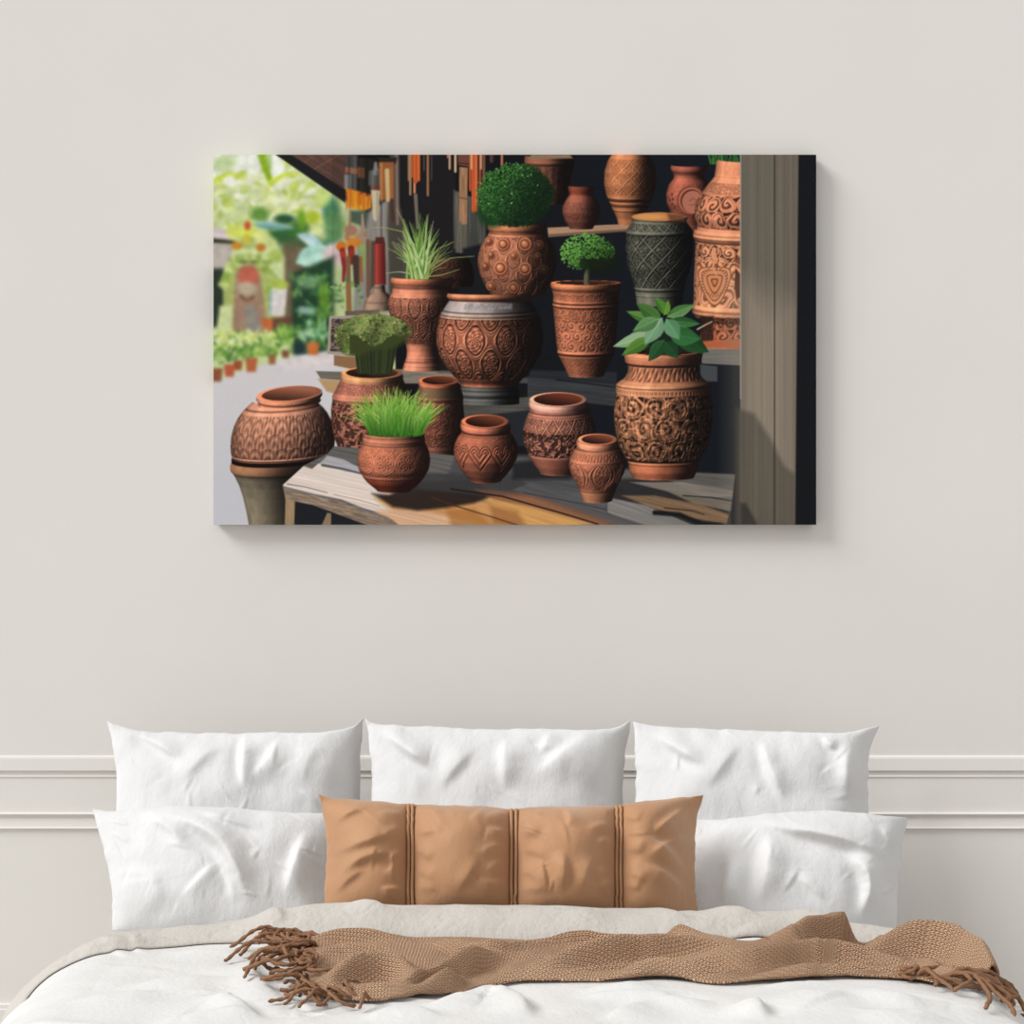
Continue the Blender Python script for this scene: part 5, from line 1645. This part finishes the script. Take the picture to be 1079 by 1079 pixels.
arc_u = np.concatenate([[0], np.cumsum(np.sqrt((np.diff(SY[:, N2 // 2], axis=0) ** 2).sum(1)))])[:, None] + 0 * S
arc_v = np.concatenate([np.zeros((N1, 1)), np.cumsum(np.sqrt(np.diff(S, axis=1) ** 2 + np.diff(Y, axis=1) ** 2 + np.diff(toff, axis=1) ** 2), axis=1)], 1)
troot = thing('throw_blanket', 'tan knitted throw with brown fringed ends lying rumpled across the duvet', 'blanket', loc=(0.1, -1.25, 0.57))
uv = np.stack([arc_v, arc_u], -1).reshape(-1, 2)
o = sheet_from('knitted_cloth', S, Y, toff, M_knit, 0.007, uv=uv)
child(o, troot)


def lay(SYo):
    """points (s, Y, height above the duvet) -> room"""
    A = np.asarray(SYo, float)
    pos, nrm = duvet_frame(A[:, 0], A[:, 1])
    top = np.max([duvet_disp(A[:, 0] + a, A[:, 1] + b) for a, b in ((0, 0), (.007, 0), (-.007, 0), (0, .007), (0, -.007), (.005, .005), (-.005, .005), (.005, -.005), (-.005, -.005))], axis=0)
    return pos + nrm * (top + A[:, 2])[:, None]


def strand(s0, y0, ang, L, h0, curl, rad=0.0036):
    n = max(14, int(L / 0.0045))
    a = ang
    k = curl * RNG.uniform(0.6, 1.4)
    p = [(s0, y0, h0)]
    s, y = s0, y0
    hop = RNG.uniform(0.004, 0.022)
    for i in range(n):
        t = i / n
        a += k / n + RNG.normal(0, 0.10)
        s += math.cos(a) * L / n
        y += math.sin(a) * L / n
        y = min(y, float(np.interp(s, [-0.6, -0.45, 0, 0.35, 0.62, 0.8, 1.0], [-1.075, -1.095, -1.10, -1.095, -1.085, -1.07, -1.11])))
        h = h0 * (1 - t) + 0.005 + hop * math.sin(PI * t) + 0.004 * math.sin(t * 9 + ang)
        p.append((s, y, max(h, 0.0085)))
    P = lay(p)
    for _ in range(2):
        P[1:-1] = (P[:-2] + 2 * P[1:-1] + P[2:]) / 4
    o = tube('fringe_strand', P, rad, M_fringe, 8, lobes=2, twist=0.8)
    child(o, troot)


# left end: strands spray out from the end of the cloth
e0 = SY[0]
for i in range(46):
    t = (i + RNG.uniform(0, 1)) / 46
    k = int(t * (N2 - 1))
    s0, y0 = e0[k]
    s0 += RNG.uniform(-0.005, 0.03)
    h0 = float(toff[2, k] - duvet_disp(np.array([s0]), np.array([y0]))[0])
    ang = PI + 0.75 * (t - 0.25) + RNG.normal(0, 0.45)
    if t > 0.7:
        ang += 0.45
    strand(s0, y0, ang, RNG.uniform(0.08, 0.20), max(h0, 0.008) + RNG.uniform(0, 0.018), RNG.normal(0, 5.5), 0.0040)
for i in range(23):            # along the front edge near the left end
    k = int(RNG.uniform(0, 60))
    s0, y0 = SY[k, -1]
    strand(s0, y0 + 0.01, -PI / 2 + RNG.normal(-0.3, 0.6), RNG.uniform(0.06, 0.13), 0.008, RNG.normal(0, 2.5))
for (px, py) in ((292, 988), (300, 985), (324, 984), (330, 988)):   # curls standing above the back edge
    s0, y0 = flat_px(px, py + 6, 0.58)
    strand(s0, y0, PI / 2 + RNG.normal(0, 0.5), 0.10, 0.03, RNG.choice([-5, 5]))
for (px, py) in ((812, 1003), (822, 1003), (843, 1003), (852, 1003), (868, 1001)):
    s0, y0 = flat_px(px, py - 2, 0.585)
    strand(s0, y0, PI / 2 + RNG.normal(0, 0.3), 0.10, 0.02, RNG.choice([-5, 5]))
# right end over the shoulder of the bed
e1 = SY[-1]
for i in range(13):
    t = (i + RNG.uniform(0, 1)) / 13
    k = int(t * (N2 - 1))
    s0, y0 = e1[k]
    strand(s0 - 0.03, y0, RNG.normal(-0.3, 0.55), RNG.uniform(0.10, 0.20), 0.024, RNG.normal(0, 3.0), 0.0046)
for i in range(9):
    k = N1 - 1 - int(RNG.uniform(0, 60))
    s0, y0 = SY[k, -1]
    strand(s0, y0 + 0.01, RNG.normal(-0.7, 0.5), RNG.uniform(0.08, 0.15), 0.014, RNG.normal(0, 3.0), 0.0044)

# ------------------------------------------------------------- light, camera, view
sun = bpy.data.lights.new('window_sun', 'SUN')
sun.energy = 2.9
sun.angle = math.radians(26)
sun.color = (0.975, 0.99, 1.0)
so = bpy.data.objects.new('window_sun', sun)
COLL.objects.link(so)
from mathutils import Vector
so.rotation_euler = Vector((0.75, 0.33, -0.65)).to_track_quat('-Z', 'Y').to_euler()

world = bpy.data.worlds.new('daylight')
scn.world = world
world.use_nodes = True
bg = world.node_tree.nodes['Background']
bg.inputs['Color'].default_value = (1.0, 0.992, 0.985, 1)
bg.inputs['Strength'].default_value = 0.66

cam = bpy.data.cameras.new('camera')
co = bpy.data.objects.new('camera', cam)
COLL.objects.link(co)
co.location = (0, CAMY, CAMZ)
co.rotation_euler = (PI / 2, 0, 0)
cam.sensor_width = 36
cam.lens = 36 / (1079 * SC)
cam.clip_end = 50
scn.camera = co

scn.view_settings.view_transform = 'Standard'
scn.view_settings.look = 'None'
scn.view_settings.exposure = 0.0
scn.view_settings.gamma = 1.0
scn.view_settings.use_curve_mapping = False
